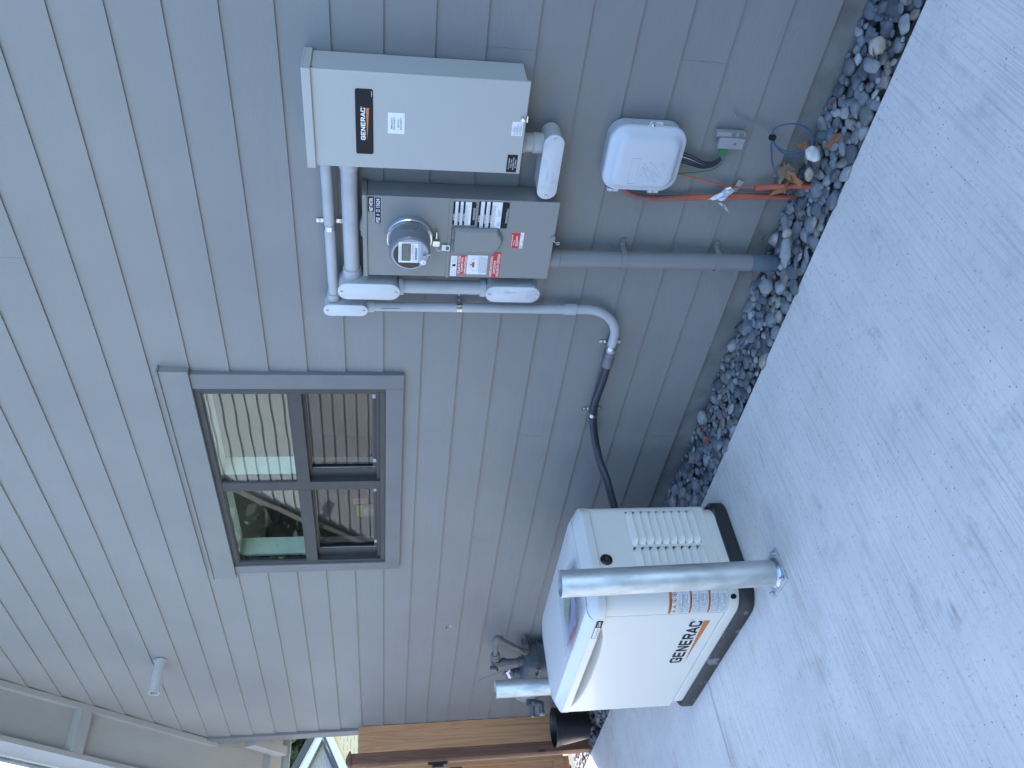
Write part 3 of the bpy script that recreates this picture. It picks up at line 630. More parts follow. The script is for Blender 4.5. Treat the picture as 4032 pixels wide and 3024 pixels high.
mb = MB(); mb.plate(rrect(-2.100, -2.003, 1.173, 1.2965, .001), f, .0001, .001, 'whitelab'); mb.rect(f, -2.100, -2.003, 1.2575, 1.2965, .0013, 'red')
for t, y, a, b in (('SOLAR PV SYSTEM', 1.2945, -2.097, -2.007), ('EQUIPPED WITH', 1.2815, -2.088, -2.014), ('RAPID SHUTDOWN', 1.2685, -2.096, -2.010)): mb.text(t, f, a, b, y-.0095, y, .0016, 'white', .025)
for (a, b), (c, d) in (((-2.085, 1.231), (-2.050, 1.251)), ((-2.050, 1.251), (-2.015, 1.231)), ((-2.085, 1.231), (-2.015, 1.231)), ((-2.080, 1.231), (-2.080, 1.213)), ((-2.080, 1.213), (-2.018, 1.213)), ((-2.018, 1.213), (-2.018, 1.231))):
    L_ = math.hypot(c-a, d-b); nx, ny = -(d-b)/L_*.0004, (c-a)/L_*.0004; mb.flat([(a-nx, b-ny), (c-nx, d-ny), (c+nx, d+ny), (a+nx, b+ny)], f, .0014+rnd.random()*1e-5, 'greyink')
mb.rect(f, -2.063, -2.037, 1.226, 1.2365, .0017, 'red'); mb.rect(f, -2.053, -2.047, 1.2375, 1.245, .0017, 'ink')
for t, y, a, b in (('TURN RAPID SHUTDOWN SWITCH TO', 1.208, -2.095, -2.008), ('THE OFF POSITION TO SHUT DOWN', 1.2008, -2.095, -2.010), ('CONDUCTORS OUTSIDE THE ARRAY', 1.1936, -2.093, -2.011), ('CONDUCTORS WITHIN THE ARRAY', 1.1864, -2.093, -2.014), ('REMAIN ENERGIZED IN SUNLIGHT', 1.1792, -2.092, -2.013)): mb.text(t, f, a, b, y-.0048, y, .0014, 'ink')
mb.build('rapid_shutdown_label', mp)
mb = MB(); mb.plate([(-2.114, 1.1635), (-2.114, 1.1185), (-1.984, 1.1185), (-1.984, 1.148), (-2.0, 1.155), (-2.004, 1.1635)], f, .0001, .001, 'red')
for t, y, a, b in (('RAPID SHUTDOWN', 1.1615, -2.109, -2.006), ('SWITCH FOR', 1.1465, -2.093, -2.026), ('SOLAR PV SYSTEM', 1.1325, -2.109, -1.993)): mb.text(t, f, a, b, y-.0108, y, .0016, 'white', .015)
mb.build('switch_label', mp)
mb = MB(); mb.plate(rrect(-1.925, -1.895, .906, .925, .008), wallf(-MD-.001), 0, .006, 'meterbox'); mb.tube([(-1.917, -MD-.008, .915), (-1.918, -MD-.014, .905), (-1.926, -MD-.012, .897), (-1.930, -MD-.008, .893)], .0012, 'zinc', 8)
mb.tube([(-1.926+.006*math.cos(a/10*6.283), -MD-.010, .893+.006*math.sin(a/10*6.283)) for a in range(11)], .0016, 'pvccover', 8, 1); mb.tube([(-1.922, -MD-.009, .915), (-1.929, -MD-.009, .908)], .0012, 'black', 8, 1); mb.build('hasp', mp)

# ---- the electric meter itself
MX, MZ = -1.917, 1.497
em = thing('electric_meter', 'round glass-domed electric meter with digital display plugged into the dark grey panel', 'electric meter', (MX, -MD, MZ))
mb = MB(); mb.lathe((MX, -MD-.0005, MZ), (0, -1, 0), [(0, .094), (.010, .094), (.012, .091), (.014, .084)], 'meterbox', 48)
mb.lathe((MX, -MD-.012, MZ), (0, -1, 0), [(0, .0905), (.004, .0925), (.009, .0925), (.013, .0895), (.013, .0845), (0, .0845)], 'zinc', 48, cap0=False, cap1=False); mb.build('clamp_ring', em)
mb = MB(); mb.lathe((MX, -MD-.015, MZ), (0, -1, 0), [(0, .084), (.004, .085), (.096, .0805), (.104, .0785), (.108, .0745), (.1085, .0705)], 'metergrey', 56); mb.build('cover', em)
f = frame((MX, -MD-.1237, MZ), (1, 0, 0), (0, 0, 1)); mb = MB()
mb.plate(circ(0, 0, .0715, 48), f, 0, .0012, 'meterface'); 
blk = [(.0635*math.cos(R(a)), .0635*math.sin(R(a))) for a in range(-214, -324, -6)]
blk = [(x, y) for x, y in [(.0645*math.cos(R(a)), .0645*math.sin(R(a))) for a in range(62, 218, 6)]]
blk = [(.030, .056)] + blk[0:0] + [(.0645*math.cos(R(a)), .0645*math.sin(R(a))) for a in range(64, 217, 6)] + [(.058, -.0385)]
mb.flat([(.052, .036), (.034, .0545)] + [(.0645*math.cos(R(a)), .0645*math.sin(R(a))) for a in range(60, 218, 6)][1:] + [(.058, -.0385)], f, .0016, 'meterdark'); mb.build('face_plate', em)
mb = MB(); mb.plate(rrect(-.037, .060, -.040, .0445, .003), f, .0018, .0024, 'whitelab'); mb.rect(f, -.036, .058, -.0395, -.030, .0027, 'meterblue')
mb.micro(f, -.030, .055, -.022, -.0075, 3, .0027, 'greyink', .3); mb.text('G1 120 2405 KWH', f, .008, .050, -.012, -.008, .0028, 'ink'); mb.rect(f, -.024, .034, -.027, -.020, .00285, 'greyink')
mb.micro(f, -.030, .045, .034, .042, 2, .0027, 'greyink', .3); mb.micro(f, .054, .058, -.036, .03, 14, .0028, 'ink', .5); mb.build('data_label', em)
mb = MB(); mb.plate(rrect(-.028, .052, -.003, .0325, .004), f, .0026, .0031, 'ink'); mb.plate(rrect(-.024, .049, .0, .0295, .002), f, .0032, .0034, 'lcd')
for i in range(6):
    a = -.002+i*.0075
    for g in ((a, a+.0045, .0095, .0103), (a, a+.0045, .0165, .0173), (a, a+.0045, .0237, .0245), (a, a+.0006, .0098, .0242), (a+.0041, a+.0047, .0098, .0242)): mb.rect(f, *g, .0037, 'greyink')
mb.rect(f, .021, .024, .003, .006, .0037, 'ink'); mb.rect(f, .028, .031, .003, .006, .0037, 'ink'); mb.build('display', em)
mb = MB(); mb.lathe(f(.004, -.0555, .0015), (0, -1, 0), [(0, .0075), (.004, .0075)], 'meterface', 20); mb.lathe(f(.004, -.0555, .0052), (0, -1, 0), [(0, .0052), (.001, .005)], 'darkhole', 20); mb.rect(f, -.001, .009, -.0559, -.0551, .0072, 'zinc')
mb.box(*sorted((f(.001, 0)[0], f(.007, 0)[0])), f(0, 0, .008)[1], f(0, 0, .002)[1], MZ-.078, MZ-.0635, 'meterface'); mb.build('reset_knob', em)
mb = MB(); mb.lathe(f(-.033, -.0525, .0015), (0, -1, 0), [(0, .0115), (.005, .0115), (.006, .010)], 'whitelab', 24)
for a in (-.0365, -.0295): mb.flat(circ(a, -.0545, .0022, 10), f, .0077, 'darkhole')
mb.build('optical_port', em)
mb = MB()                                            # rating plate on the dome's side, facing the camera's right
def arcf(a, b, h=0):
    an = a/.0845; return Vector((MX+(.0845+h)*math.cos(an), -MD-.055-b, MZ+(.0845+h)*math.sin(an)))
for i in range(8):
    a0, a1 = -.027+i*.0068, -.0203+i*.0068; mb.flat([(a0, -.013), (a1, -.013), (a1, .011), (a0, .011)][::-1], arcf, .0006, 'greyink')
    mb.flat([(a0, -.010), (a1, -.010), (a1, .008), (a0, .008)][::-1], arcf, .0010, 'fit')
mb.build('rating_plate', em)
mb = MB(); mb.box(MX-.028, MX-.004, -MD-.028, -MD-.006, 1.378, 1.404, 'zinc'); mb.box(MX-.036, MX+.028, -MD-.018, -MD-.012, 1.386, 1.394, 'zinc'); mb.cyl((MX+.006, -MD-.015, 1.39), (MX+.034, -MD-.015, 1.39), .0055, 'zinc', 12)
mb.tube([(MX-.034, -MD-.015, 1.389), (MX-.052, -MD-.018, 1.386), (MX-.058, -MD-.016, 1.372), (MX-.050, -MD-.010, 1.362)], .0009, 'whitelab', 8); mb.build('ring_latch', em)
mb = MB(); mb.box(MX-.060, MX-.034, -MD-.0115, -MD-.0065, 1.333, 1.366, 'tagwhite'); mb.box(MX-.056, MX-.038, -MD-.0122, -MD-.0117, 1.337, 1.350, 'green'); mb.build('seal_tag', em, bevel=.001)

# ---- conduits and fittings
def stad(cx, cy, L_, W_, vert=True, n=8):
    return rrect(cx-(W_ if vert else L_)/2, cx+(W_ if vert else L_)/2, cy-(L_ if vert else W_)/2, cy+(L_ if vert else W_)/2, W_/2-1e-5, n)
def conduit_body(label, cx, cz, L_, W_, yb, yc, vert=True, cover='pvccover', lugs=(), rough_print=False, body='pvc'):
    t = thing('conduit_fitting', label, 'conduit fitting', (cx, yb, cz))
    q = MB(); f_ = wallf(0); g = .004
    q.rings([[Vector((a, yb, b)) for a, b in stad(cx, cz, L_-.010, W_-.010, vert)], [Vector((a, yb-.004, b)) for a, b in stad(cx, cz, L_-g, W_-g, vert)], [Vector((a, yc+.006, b)) for a, b in stad(cx, cz, L_-g, W_-g, vert)]], body)
    for p0, p1, r0, r1 in lugs: q.cyl(p0, p1, r0, body, 28, r1)
    q.build('body', t, bevel=.0012)
    q = MB(); q.rings([[Vector((a, yc+.0058, b)) for a, b in stad(cx, cz, L_, W_, vert)], [Vector((a, yc+.001, b)) for a, b in stad(cx, cz, L_, W_, vert)], [Vector((a, yc, b)) for a, b in stad(cx, cz, L_-.003, W_-.003, vert)]], cover)
    fc = wallf(yc); q.build('cover', t)
    e = L_/2-.016
    for s_ in (-1, 1):
        q = MB(); a, b = (cx, cz+s_*e) if vert else (cx+s_*e, cz); q.plate(circ(a, b, .0062, 14), fc, .0001, .0006, 'fit'); screw(q, fc, a, b, .0007, .0042); q.build('screw', t)
    return t
# long run A: small conduit from cabinet to small fitting, then down, elbow
def conduit(name, label, parts, cat='conduit', loc=None, group=None):
    t = thing(name, label, cat, loc)
    return t
t = thing('conduit', 'thin grey horizontal conduit, the upper of two leaving the pale cabinet\'s left side', 'conduit', (-1.95, -.045, 1.812))
q = MB(); q.cyl((-1.5885, -.045, 1.815), (-2.295, -.045, 1.810), .0215, 'pvc', 28); q.build('pipe', t)
t = thing('conduit', 'thick grey horizontal conduit, the lower of two leaving the pale cabinet\'s left side', 'conduit', (-1.9, -.055, 1.729))
q = MB(); q.cyl((-1.5885, -.055, 1.729), (-2.16, -.055, 1.7285), .0315, 'pvc', 32); q.build('pipe', t)
q = MB(); q.lathe((-1.5885, -.055, 1.729), (-1, 0, 0), [(0, .037), (.06, .037), (.068, .0335)], 'pvc', 32); q.build('coupling', t)
t = thing('conduit', 'short thick vertical conduit joining the two large oval fittings left of the meter panel', 'conduit', (-2.212, -.06, 1.35))
q = MB(); q.cyl((-2.2115, -.06, 1.535), (-2.2125, -.06, 1.16), .0305, 'pvc', 32); q.build('pipe', t)
t = thing('conduit', 'long thin vertical conduit with bottom elbow turning toward the black flexible hose', 'conduit', (-2.342, -.04, 1.2))
q = MB(); q.cyl((-2.3425, -.042, 1.67), (-2.3418, -.042, .735), .0215, 'pvc', 28)
fp = wallf(-.042-.0215)
q.micro(frame((0, -.0641, 0), (0, 0, 1), (-1, 0, 0)), 1.53, 1.64, 2.334, 2.3385, 1, 0, 'ink', .8); q.build('pipe', t)
q = MB(); q.lathe((-2.3418, -.042, .790), (0, 0, -1), [(0, .0262), (.055, .0262), (.058, .0235)], 'pvc', 28); q.build('coupling', t)
q = MB(); el = [(-2.3418, -.042, .735)]
for k in range(0, 11): a = R(9*k); el.append((-2.3418-.165*(1-math.cos(a)), -.042, .685-.165*math.sin(a)))
el += [(-2.56, -.042, .520), (-2.60, -.042, .518)]
q.tube(el, .0215, 'pvc', 24, 3); q.build('elbow', t)
t = thing('flexible_conduit', 'black flexible hose sagging along the siding and curving behind the generator', 'flexible conduit', (-3.0, -.05, .5))
q = MB(); q.lathe((-2.600, -.042, .518), (-1, 0, 0), [(0, .0235), (.034, .0235), (.036, .021), (.04, .027), (.052, .027), (.054, .024), (.07, .0285), (.094, .0285), (.096, .024)], 'fit', 16); q.lathe((-2.653, -.042, .518), (-1, 0, 0), [(0, .0276), (.002, .0276)], 'brass', 20); q.build('connector', t)
fp_ = [(-2.69, -.045, .517), (-2.80, -.05, .521), (-2.92, -.047, .528), (-3.00, -.043, .527), (-3.07, -.043, .517), (-3.18, -.050, .492), (-3.28, -.075, .464), (-3.345, -.13, .440), (-3.385, -.22, .412), (-3.405, -.32, .402), (-3.41, -.44, .395)]
q = MB(); q.tube(fp_, .0205, 'flex', 20, 14, rib=.06); q.build('hose', t)
conduit_body('small white-covered oval fitting, leftmost and smallest of the three on the left', -2.331, 1.760, .187, .060, -.012, -.090, lugs=[((-2.300, -.045, 1.811), (-2.268, -.045, 1.811), .0275, .0268), ((-2.3425, -.042, 1.672), (-2.3425, -.042, 1.640), .0275, .0268)])
conduit_body('large clean white-covered oval fitting at the top left of the meter panel', -2.201, 1.659, .257, .082, -.012, -.120, lugs=[((-2.165, -.055, 1.7285), (-2.122, -.055, 1.7285), .039, .0375), ((-2.2115, -.06, 1.535), (-2.2115, -.06, 1.515), .040, .0385)])
t = conduit_body('dusty oval fitting with embossed lettering at the lower left of the meter panel', -2.201, 1.049, .235, .083, -.012, -.120, cover='pvcdirty', lugs=[((-2.2125, -.06, 1.163), (-2.2125, -.06, 1.186), .040, .0385)])
q = MB(); f = frame((0, -.1202, 0), (0, 0, -1), (1, 0, 0)); q.text('SCEPTER', f, -1.085, -1.035, -2.193, -2.184, .0003, 'pvc'); q.build('lettering', t)
t = conduit_body('horizontal dusty oval fitting hanging below the pale cabinet', -1.5835, .974, .273, .077, -.012, -.118, vert=False, cover='pvcdirty', lugs=[((-1.510, -.065, 1.008), (-1.510, -.065, 1.046), .0375, .0385)])
q = MB(); q.lathe((-1.510, -.065, 1.0465), (0, 0, 1), [(0, .035), (.028, .035), (.029, .033), (.030, .040), (.048, .040), (.058, .036), (.0614, .036)], 'pvc', 28); q.build('nipple', t)
q = MB(); f = wallf(-.1182); q.text('SCEPTER', f, -1.640, -1.600, .978, .985, .0004, 'pvc'); q.text('LB 2" CANADA', f, -1.648, -1.600, .958, .963, .0004, 'pvc'); q.build('lettering', t)

# ---- straps
def strap(label, c, ax, r, wdt=.022, tabs=(1, -1), tabm='zinc', tw=.018, reach=.028):
    """half-round strap round a pipe along ax ('x' or 'z') at centre c=(x,y,z)"""
    t = thing('pipe_strap', label, 'pipe strap', (c[0], 0, c[2]), 'metal straps holding the conduits')
    q = MB(); cx, cy, cz = c; n = 14
    def P(s_, h, off):   # s_ across, h = height off wall, off along the pipe
        return Vector((cx+off, -h, cz+s_)) if ax == 'x' else Vector((cx+s_, -h, cz+off))
    path = []
    h0 = -cy
    if 1 in tabs: path += [(r+.003+reach, .0035), (r+.003, .0035)]
    else: path += [(r+.001, .0035)]
    path += [(r*math.cos(R(180*i/n))+0, h0+r*math.sin(R(180*i/n))) for i in range(n+1)]
    if -1 in tabs: path += [(-r-.003, .0035), (-r-.003-reach, .0035)]
    else: path += [(-r-.001, .0035)]
    Rg = []
    for i, (a, h) in enumerate(path):
        hw = wdt/2 if 1 < i < len(path)-2 else tw/2
        nx, nh = 0, .0016
        if 1 < i < len(path)-2: L_ = math.hypot(a, h-h0) or 1; nx, nh = a/L_*.0016, (h-h0)/L_*.0016
        Rg.append([P(a, h, -hw), P(a, h, hw), P(a+nx, h+nh, hw), P(a+nx, h+nh, -hw)])
    q.rings(Rg, tabm)
    q.build('band', t, ang=25, bevel=.0008)
    for s_ in tabs:
        q = MB(); a = s_*(r+.003+reach*.6); ct = P(a, .0052, 0); q.lathe(ct, (0, -1, 0), [(0, .0052), (.003, .0048), (.0042, .003)], tabm, 14); q.build('screw', t)
    return t
strap('bright zinc strap around the upper horizontal conduit leaving the pale cabinet', (-1.93, -.045, 1.812), 'x', .0225)
strap('bright zinc one-sided strap around the long thin vertical conduit', (-2.342, -.042, 1.266), 'z', .0225, tabs=(1,), wdt=.024)
strap('bright zinc strap where the grey elbow meets the black hose', (-2.572, -.042, .519), 'x', .0225)
strap('bright zinc strap around the middle of the black flexible hose', (-3.047, -.043, .520), 'x', .0215)

# ---- riser below the meter panel
t = thing('riser_conduit', 'thick grey-painted vertical riser pipe running from the meter panel into the stones', 'riser pipe', (-2.045, -.06, -.1))
q = MB(); q.cyl((-2.046, -.06, .915), (-2.041, -.06, .0), .0365, 'painted', 36); q.build('pipe', t)
q = MB(); q.lathe((-2.046, -.06, .912), (0, 0, -1), [(0, .041), (.048, .041), (.05, .0375)], 'painted', 36); q.build('coupling', t)
q = MB(); q.cyl((-2.041, -.06, -.0002), (-2.0405, -.06, -.18), .0365, 'bareriser', 36); q.build('bare_end', t)
for z in (.58, .153):
    q = MB(); n = 16; Rg = []; r = .0375; c = (-2.0435, -.06)
    path = [(r+.034, .0035, .010), (r+.012, .0035, .010), (r+.004, .012, .010)]+[(r*math.cos(R(190*i/n)), .06+r*math.sin(R(190*i/n)), .012) for i in range(n+1)]
    for i, (a, h, hw) in enumerate(path):
        nx, nh = (0, .002) if i < 2 else (a/r*.002, (h-.06)/r*.002)
        Rg.append([Vector((c[0]+a, -h, z-hw)), Vector((c[0]+a, -h, z+hw)), Vector((c[0]+a+nx, -h-nh, z+hw)), Vector((c[0]+a+nx, -h-nh, z-hw))])
    q.rings(Rg, 'painted'); q.lathe((c[0]+r+.023, -.0056, z), (0, -1, 0), [(0, .005), (.003, .0045)], 'painted', 12); q.build('strap', t, ang=25, bevel=.0008)

# ---- telecom box
tb = thing('telecom_box', 'pale rounded-square plastic utility box with embossed swoosh on its lid, low on the siding', 'utility box', (-1.54, 0, .45))
def rr3(cx, cz, w_, h_, r_, y): return [Vector((a, y, b)) for a, b in rrect(cx-w_/2, cx+w_/2, cz-h_/2, cz+h_/2, r_, 8)]
q = MB(); q.rings([rr3(-1.553, .605, .262, .292, .062, -.004), rr3(-1.553, .605, .266, .296, .064, -.058), rr3(-1.553, .605, .270, .300, .064, -.060)], 'telecomback')
q.box(-1.431, -1.405, -.062, -.050, .565, .605, 'telecomback')
for zz in (.66, .53): q.box(-1.4205, -1.417, -.052, -.030, zz-.012, zz+.012, 'telecomback')
q.build('base', tb, bevel=.001)
BX, BZ = -1.552, .603; q = MB()
q.rings([rr3(BX, BZ, .272, .300, .066, -.0602), rr3(BX, BZ, .274, .302, .067, -.072), rr3(BX, BZ, .268, .296, .064, -.078), rr3(BX, BZ, .256, .284, .060, -.080),
         rr3(BX, BZ, .236, .264, .052, -.083), rr3(BX, BZ, .218, .246, .045, -.096), rr3(BX, BZ, .206, .234, .040, -.104), rr3(BX, BZ, .190, .218, .036, -.108), rr3(BX, BZ, .16, .19, .03, -.1095)], 'telecom'); q.build('lid', tb, ang=60)
q = MB(); f = wallf(-.1098)
def groove(P, close=True):
    P3 = [f(a, b, 0) for a, b in P]
    if close: P3.append(P3[0])
    q.tube(P3, .0009, 'telecom', 6, 1)
groove(rrect(-1.640, -1.530, .630, .662, .004, 3))
def leafshape(a, b, w1, w2, n=10):
    (x0_, y0_), (x1_, y1_) = a, b; dx, dy = x1_-x0_, y1_-y0_; L_ = math.hypot(dx, dy); nx, ny = -dy/L_, dx/L_
    U = [(x0_+dx*i/n+nx*w1*math.sin(math.pi*i/n), y0_+dy*i/n+ny*w1*math.sin(math.pi*i/n)) for i in range(n+1)]
    V_ = [(x0_+dx*i/n+nx*w2*math.sin(math.pi*i/n), y0_+dy*i/n+ny*w2*math.sin(math.pi*i/n)) for i in range(n-1, 0, -1)]
    return U+V_
for L4 in ((( -1.6325, .605), (-1.596, .622), .002, -.012), ((-1.630, .575), (-1.566, .618), -.001, -.018), ((-1.632, .545), (-1.545, .615), .016, -.002), ((-1.608, .535), (-1.540, .590), .012, -.006), ((-1.575, .520), (-1.545, .545), .002, -.012)):
    groove(leafshape(*L4))
q.build('embossing', tb)
q = MB(); q.lathe((-1.409, -.0625, .597), (0, -1, 0), [(0, .0085), (.012, .0085), (.013, .0065)], 'zinc', 20); q.lathe((-1.409, -.0757, .597), (0, -1, 0), [(0, .003), (.0006, .003)], 'darkhole', 12); q.plate(rrect(-1.424, -1.400, .560, .612, .008), wallf(-.0622), 0, .004, 'telecom'); q.lathe((-1.409, -.0665, .573), (0, -1, 0), [(0, .005), (.0006, .005)], 'telecomback', 14); q.build('lid_screw', tb)
for zz in (.70, .535):
    q = MB(); q.box(-1.697, -1.686, -.078, -.058, zz-.022, zz-.001, 'telecom'); q.box(-1.697, -1.686, -.078, -.058, zz+.001, zz+.022, 'telecom'); q.build('hinge', tb, bevel=.001)
# wires hanging out
def cable(name, label, pts, r, m, cat='cable', n=10, smooth=6, group=None):
    q = MB(); q.tube(pts, r, m, n, smooth); o = q.build(name, None, pts[0], label=label, category=cat)
    if group: o['group'] = group
    return o
t = thing('wire_bundle', 'bundle of black wires with one white tracer curling out under the utility box', 'wires', (-1.56, -.03, .44))
for k, (dx, dz, m, r) in enumerate(((0, 0, 'flex', .0035), (-.010, -.004, 'flex', .0035), (-.019, -.010, 'flex', .0035), (-.027, -.014, 'flex', .0035), (-.014, -.001, 'whitelab', .0014), (-.034, -.012, 'flex', .003))):
    q = MB(); q.tube([(-1.532+dx, -.045, .475), (-1.533+dx*1.1, -.042-.002*k, .440), (-1.553+dx*1.1, -.034, .393), (-1.576+dx*.85, -.028, .345+dz*.5), (-1.578+dx*.55, -.024, .305+dz), (-1.566+dx*.35, -.020, .280+dz*.6), (-1.560+dx*.25, -.018, .272+dz*.3)], r, m, 8, 5); q.build('wire', t)
cable('ground_wire', 'green wire curving from the utility box to the small grey grounding block', [(-1.625, -.04, .470), (-1.632, -.03, .428), (-1.628, -.022, .354), (-1.613, -.022, .294), (-1.583, -.022, .262), (-1.552, -.022, .258), (-1.536, -.024, .265), (-1.528, -.026, .275)], .0024, 'green', 'wire')
t = thing('grounding_block', 'small grey plastic grounding block with green tab fixed to the lower siding', 'terminal block', (-1.488, -.0, .255))
q = MB(); q.box(-1.512, -1.466, -.036, -.016, .203, .306, 'bondgrey'); q.box(-1.4655, -1.446, -.030, -.002, .2035, .322, 'bondgrey')
for zz in (.214, .245): q.box(-1.4657, -1.4455, -.0335, -.0305, zz, zz+.018, 'fit')
q.box(-1.505, -1.47, -.0158, -.001, .21, .30, 'bondgrey'); q.build('housing', t, bevel=.003)
q = MB(); q.lathe((-1.490, -.0362, .240), (0, -1, 0), [(0, .006), (.0015, .0055)], 'fit', 16); q.build('screw', t)
q = MB(); q.box(-1.540, -1.5125, -.032, -.018, .258, .290, 'green'); q.build('tab', t, bevel=.002)
cable('orange_cable', 'thin orange cable dropping from the utility box into the short orange duct', [(-1.622, -.04, .475), (-1.635, -.03, .433), (-1.653, -.022, .358), (-1.672, -.022, .282), (-1.685, -.024, .207), (-1.687, -.026, .135), (-1.683, -.03, .07)], .0036, 'orangecable')
q = MB(); q.tube([(-1.684, -.030, .088), (-1.676, -.034, .045), (-1.662, -.045, -.005), (-1.645, -.065, -.06), (-1.63, -.09, -.12)], .0120, 'orangecable', 18, 6); q.build('orange_duct', None, (-1.66, -.04, 0), label='short tilted orange duct poking from the stones beside the leaves, cut end up', category='duct')
q = MB(); q.tube([(-1.690, -.035, .66), (-1.722, -.030, .63), (-1.752, -.024, .56), (-1.754, -.022, .461), (-1.747, -.022, .368)], .0125, 'orangedirty', 18, 6); q.tube([(-1.747, -.022, .368), (-1.740, -.022, .262), (-1.732, -.022, .168), (-1.726, -.024, .055), (-1.720, -.028, -.05), (-1.716, -.032, -.14)], .0125, 'orangecable', 18, 6)
q.build('orange_duct', None, (-1.74, -.022, .3), label='long vertical orange duct running from behind the utility box down into the stones', category='duct')
t = thing('duct_tape', 'crumpled silver duct tape wrapped around the long orange duct', 'tape', (-1.735, -.03, .22))
q = MB(); rr = random.Random(5)
def sheet(P, n, m, am):
    (a, b, c, d) = [Vector(p) for p in P]; V = []; 
    for i in range(n+1):
        for j in range(n+1):
            u_, v_ = i/n, j/n; p = a*(1-u_)*(1-v_)+b*u_*(1-v_)+c*u_*v_+d*(1-u_)*v_
            V.append(p+Vector((rr.uniform(-1, 1)*am*.4, rr.uniform(-1, 1)*am, rr.uniform(-1, 1)*am*.4)))
    q.add(V, [(i*(n+1)+j, (i+1)*(n+1)+j, (i+1)*(n+1)+j+1, i*(n+1)+j+1) for i in range(n) for j in range(n)], m)
sheet([(-1.745, -.042, .278), (-1.670, -.050, .208), (-1.690, -.052, .178), (-1.732, -.044, .215)], 5, 'ducttape', .006)
sheet([(-1.742, -.040, .262), (-1.718, -.046, .240), (-1.716, -.044, .196), (-1.744, -.042, .205)], 4, 'ducttape', .003)
sheet([(-1.744, -.036, .266), (-1.757, -.050, .214), (-1.803, -.052, .165), (-1.760, -.045, .200)], 5, 'ducttape', .006); q.build('tape_flap', t, ang=20)
q = MB(); q.add([(-1.663, -.004, .158), (-1.674, -.0045, .131), (-1.721, -.006, .149), (-1.712, -.005, .168)], [(0, 1, 2, 3)], 'masking'); q.build('masking_tape', None, (-1.69, -.004, .15), label='torn scrap of pale masking tape stuck to the siding behind the orange cable', category='tape')
q = MB(); q.tube([(-1.372, -.006, .279), (-1.378, -.012, .266), (-1.392, -.014, .257), (-1.404, -.014, .214), (-1.414, -.014, .176), (-1.430, -.018, .130), (-1.447, -.030, .105), (-1.455, -.034, .094)], .0032, 'greycable', 10, 5)
q.tube([(-1.455, -.034, .094), (-1.490, -.036, .088), (-1.520, -.030, .074), (-1.565, -.03, .055), (-1.615, -.04, .020), (-1.67, -.055, -.03), (-1.735, -.07, -.10)], .0032, 'bluecable', 10, 5)
q.tube([(-1.452, -.036, .098), (-1.420, -.042, .106), (-1.395, -.048, .085), (-1.383, -.055, .040), (-1.392, -.062, -.010), (-1.425, -.072, -.045), (-1.470, -.075, -.052), (-1.503, -.068, -.030), (-1.515, -.056, .015), (-1.500, -.045, .055), (-1.470, -.038, .088), (-1.452, -.034, .098)], .0032, 'bluecable', 10, 5)
q.tube([(-1.455, -.036, .096), (-1.485, -.042, .070), (-1.500, -.055, .025), (-1.490, -.066, -.025), (-1.462, -.078, -.062)], .0032, 'bluecable', 10, 5)
q.build('blue_cable', None, (-1.455, -.035, .09), label='blue cable coiled in a loose loop and tied beside the leaves', category='cable')
q = MB(); q.box(-1.462, -1.444, -.046, -.026, .086, .108, 'black'); q.tube([(-1.445, -.04, .11), (-1.437, -.045, .118)], .0012, 'black', 6, 1); q.build('cable_tie', None, (-1.453, -.036, .097), bevel=.004, label='black tie clip gathering the loop of blue cable', category='cable tie')
# little marks on the siding
q = MB(); q.add([(-5.33, .001, 1.15), (-5.36, -.001, 1.152), (-5.365, -.001, 1.162), (-5.33, .001, 1.156)], [(0, 1, 2, 3)], 'ink'); q.add([(-5.32, .001, 1.125), (-5.34, -.001, 1.127), (-5.34, -.001, 1.13), (-5.32, .001, 1.128)], [(0, 1, 2, 3)], 'whitelab'); q.build('siding_chip', house)
# ================================================================== GENERATOR
gen = thing('standby_generator', 'large cream metal standby generator on a black base, dark lettering on its front', 'generator', (-3.905, -.715, -.15))
def arcp(cx, cy, r, a0, a1, n=6): return [(cx+r*math.cos(R(a0+(a1-a0)*i/n)), cy+r*math.sin(R(a0+(a1-a0)*i/n))) for i in range(n+1)]
def foot(x0, x1, y0, y1, r, z, n=8): return [Vector((a, b, z)) for a, b in rrect(x0, x1, y0, y1, r, n)]
q = MB(); q.rings([foot(-4.525, -3.288, -1.020, -.408, .10, -.1498), foot(-4.530, -3.283, -1.025, -.403, .105, -.146), foot(-4.530, -3.283, -1.025, -.403, .105, -.092), foot(-4.522, -3.291, -1.017, -.411, .1, -.084), foot(-4.51, -3.30, -1.00, -.42, .1, -.0835)], 'genbase'); q.build('base', gen, ang=50)
q = MB(); q.rings([foot(-4.503, -3.307, -1.003, -.427, .103, -.0834), foot(-4.503, -3.307, -1.003, -.427, .103, -.034), foot(-4.499, -3.311, -.999, -.431, .1, -.031)], 'gen')
for a, r_ in ((.045, .0145), ): 
    pass
q.build('base_panel', gen)
def fcor(a, b, h=0):     # wraps round the near front corner: a = distance along the skin from the door edge
    th = a/.10
    if a < 0: return Vector((-3.41+a, -1.0-h, b))
    if th > math.pi/2: return Vector((-3.31+h, -.90+(a-.157), b))
    return Vector((-3.41+(.10+h)*math.sin(th), -.90-(.10+h)*math.cos(th), b))
q = MB(); V = [fcor(.088+.0125*math.cos(2*math.pi*i/20), -.056+.0155*math.sin(2*math.pi*i/20), .0036) for i in range(20)]; q.add(V, [tuple(range(20))], 'darkhole'); q.build('lifting_hole', gen)
P = arcp(-3.41, -.90, .10, 270, 360, 10)+arcp(-3.36, -.48, .05, 0, 90, 5)+arcp(-4.45, -.48, .05, 90, 180, 5)+[(-4.50, -.845), (-3.4125, -.845)]
P[0] = (-3.4125, -1.0)
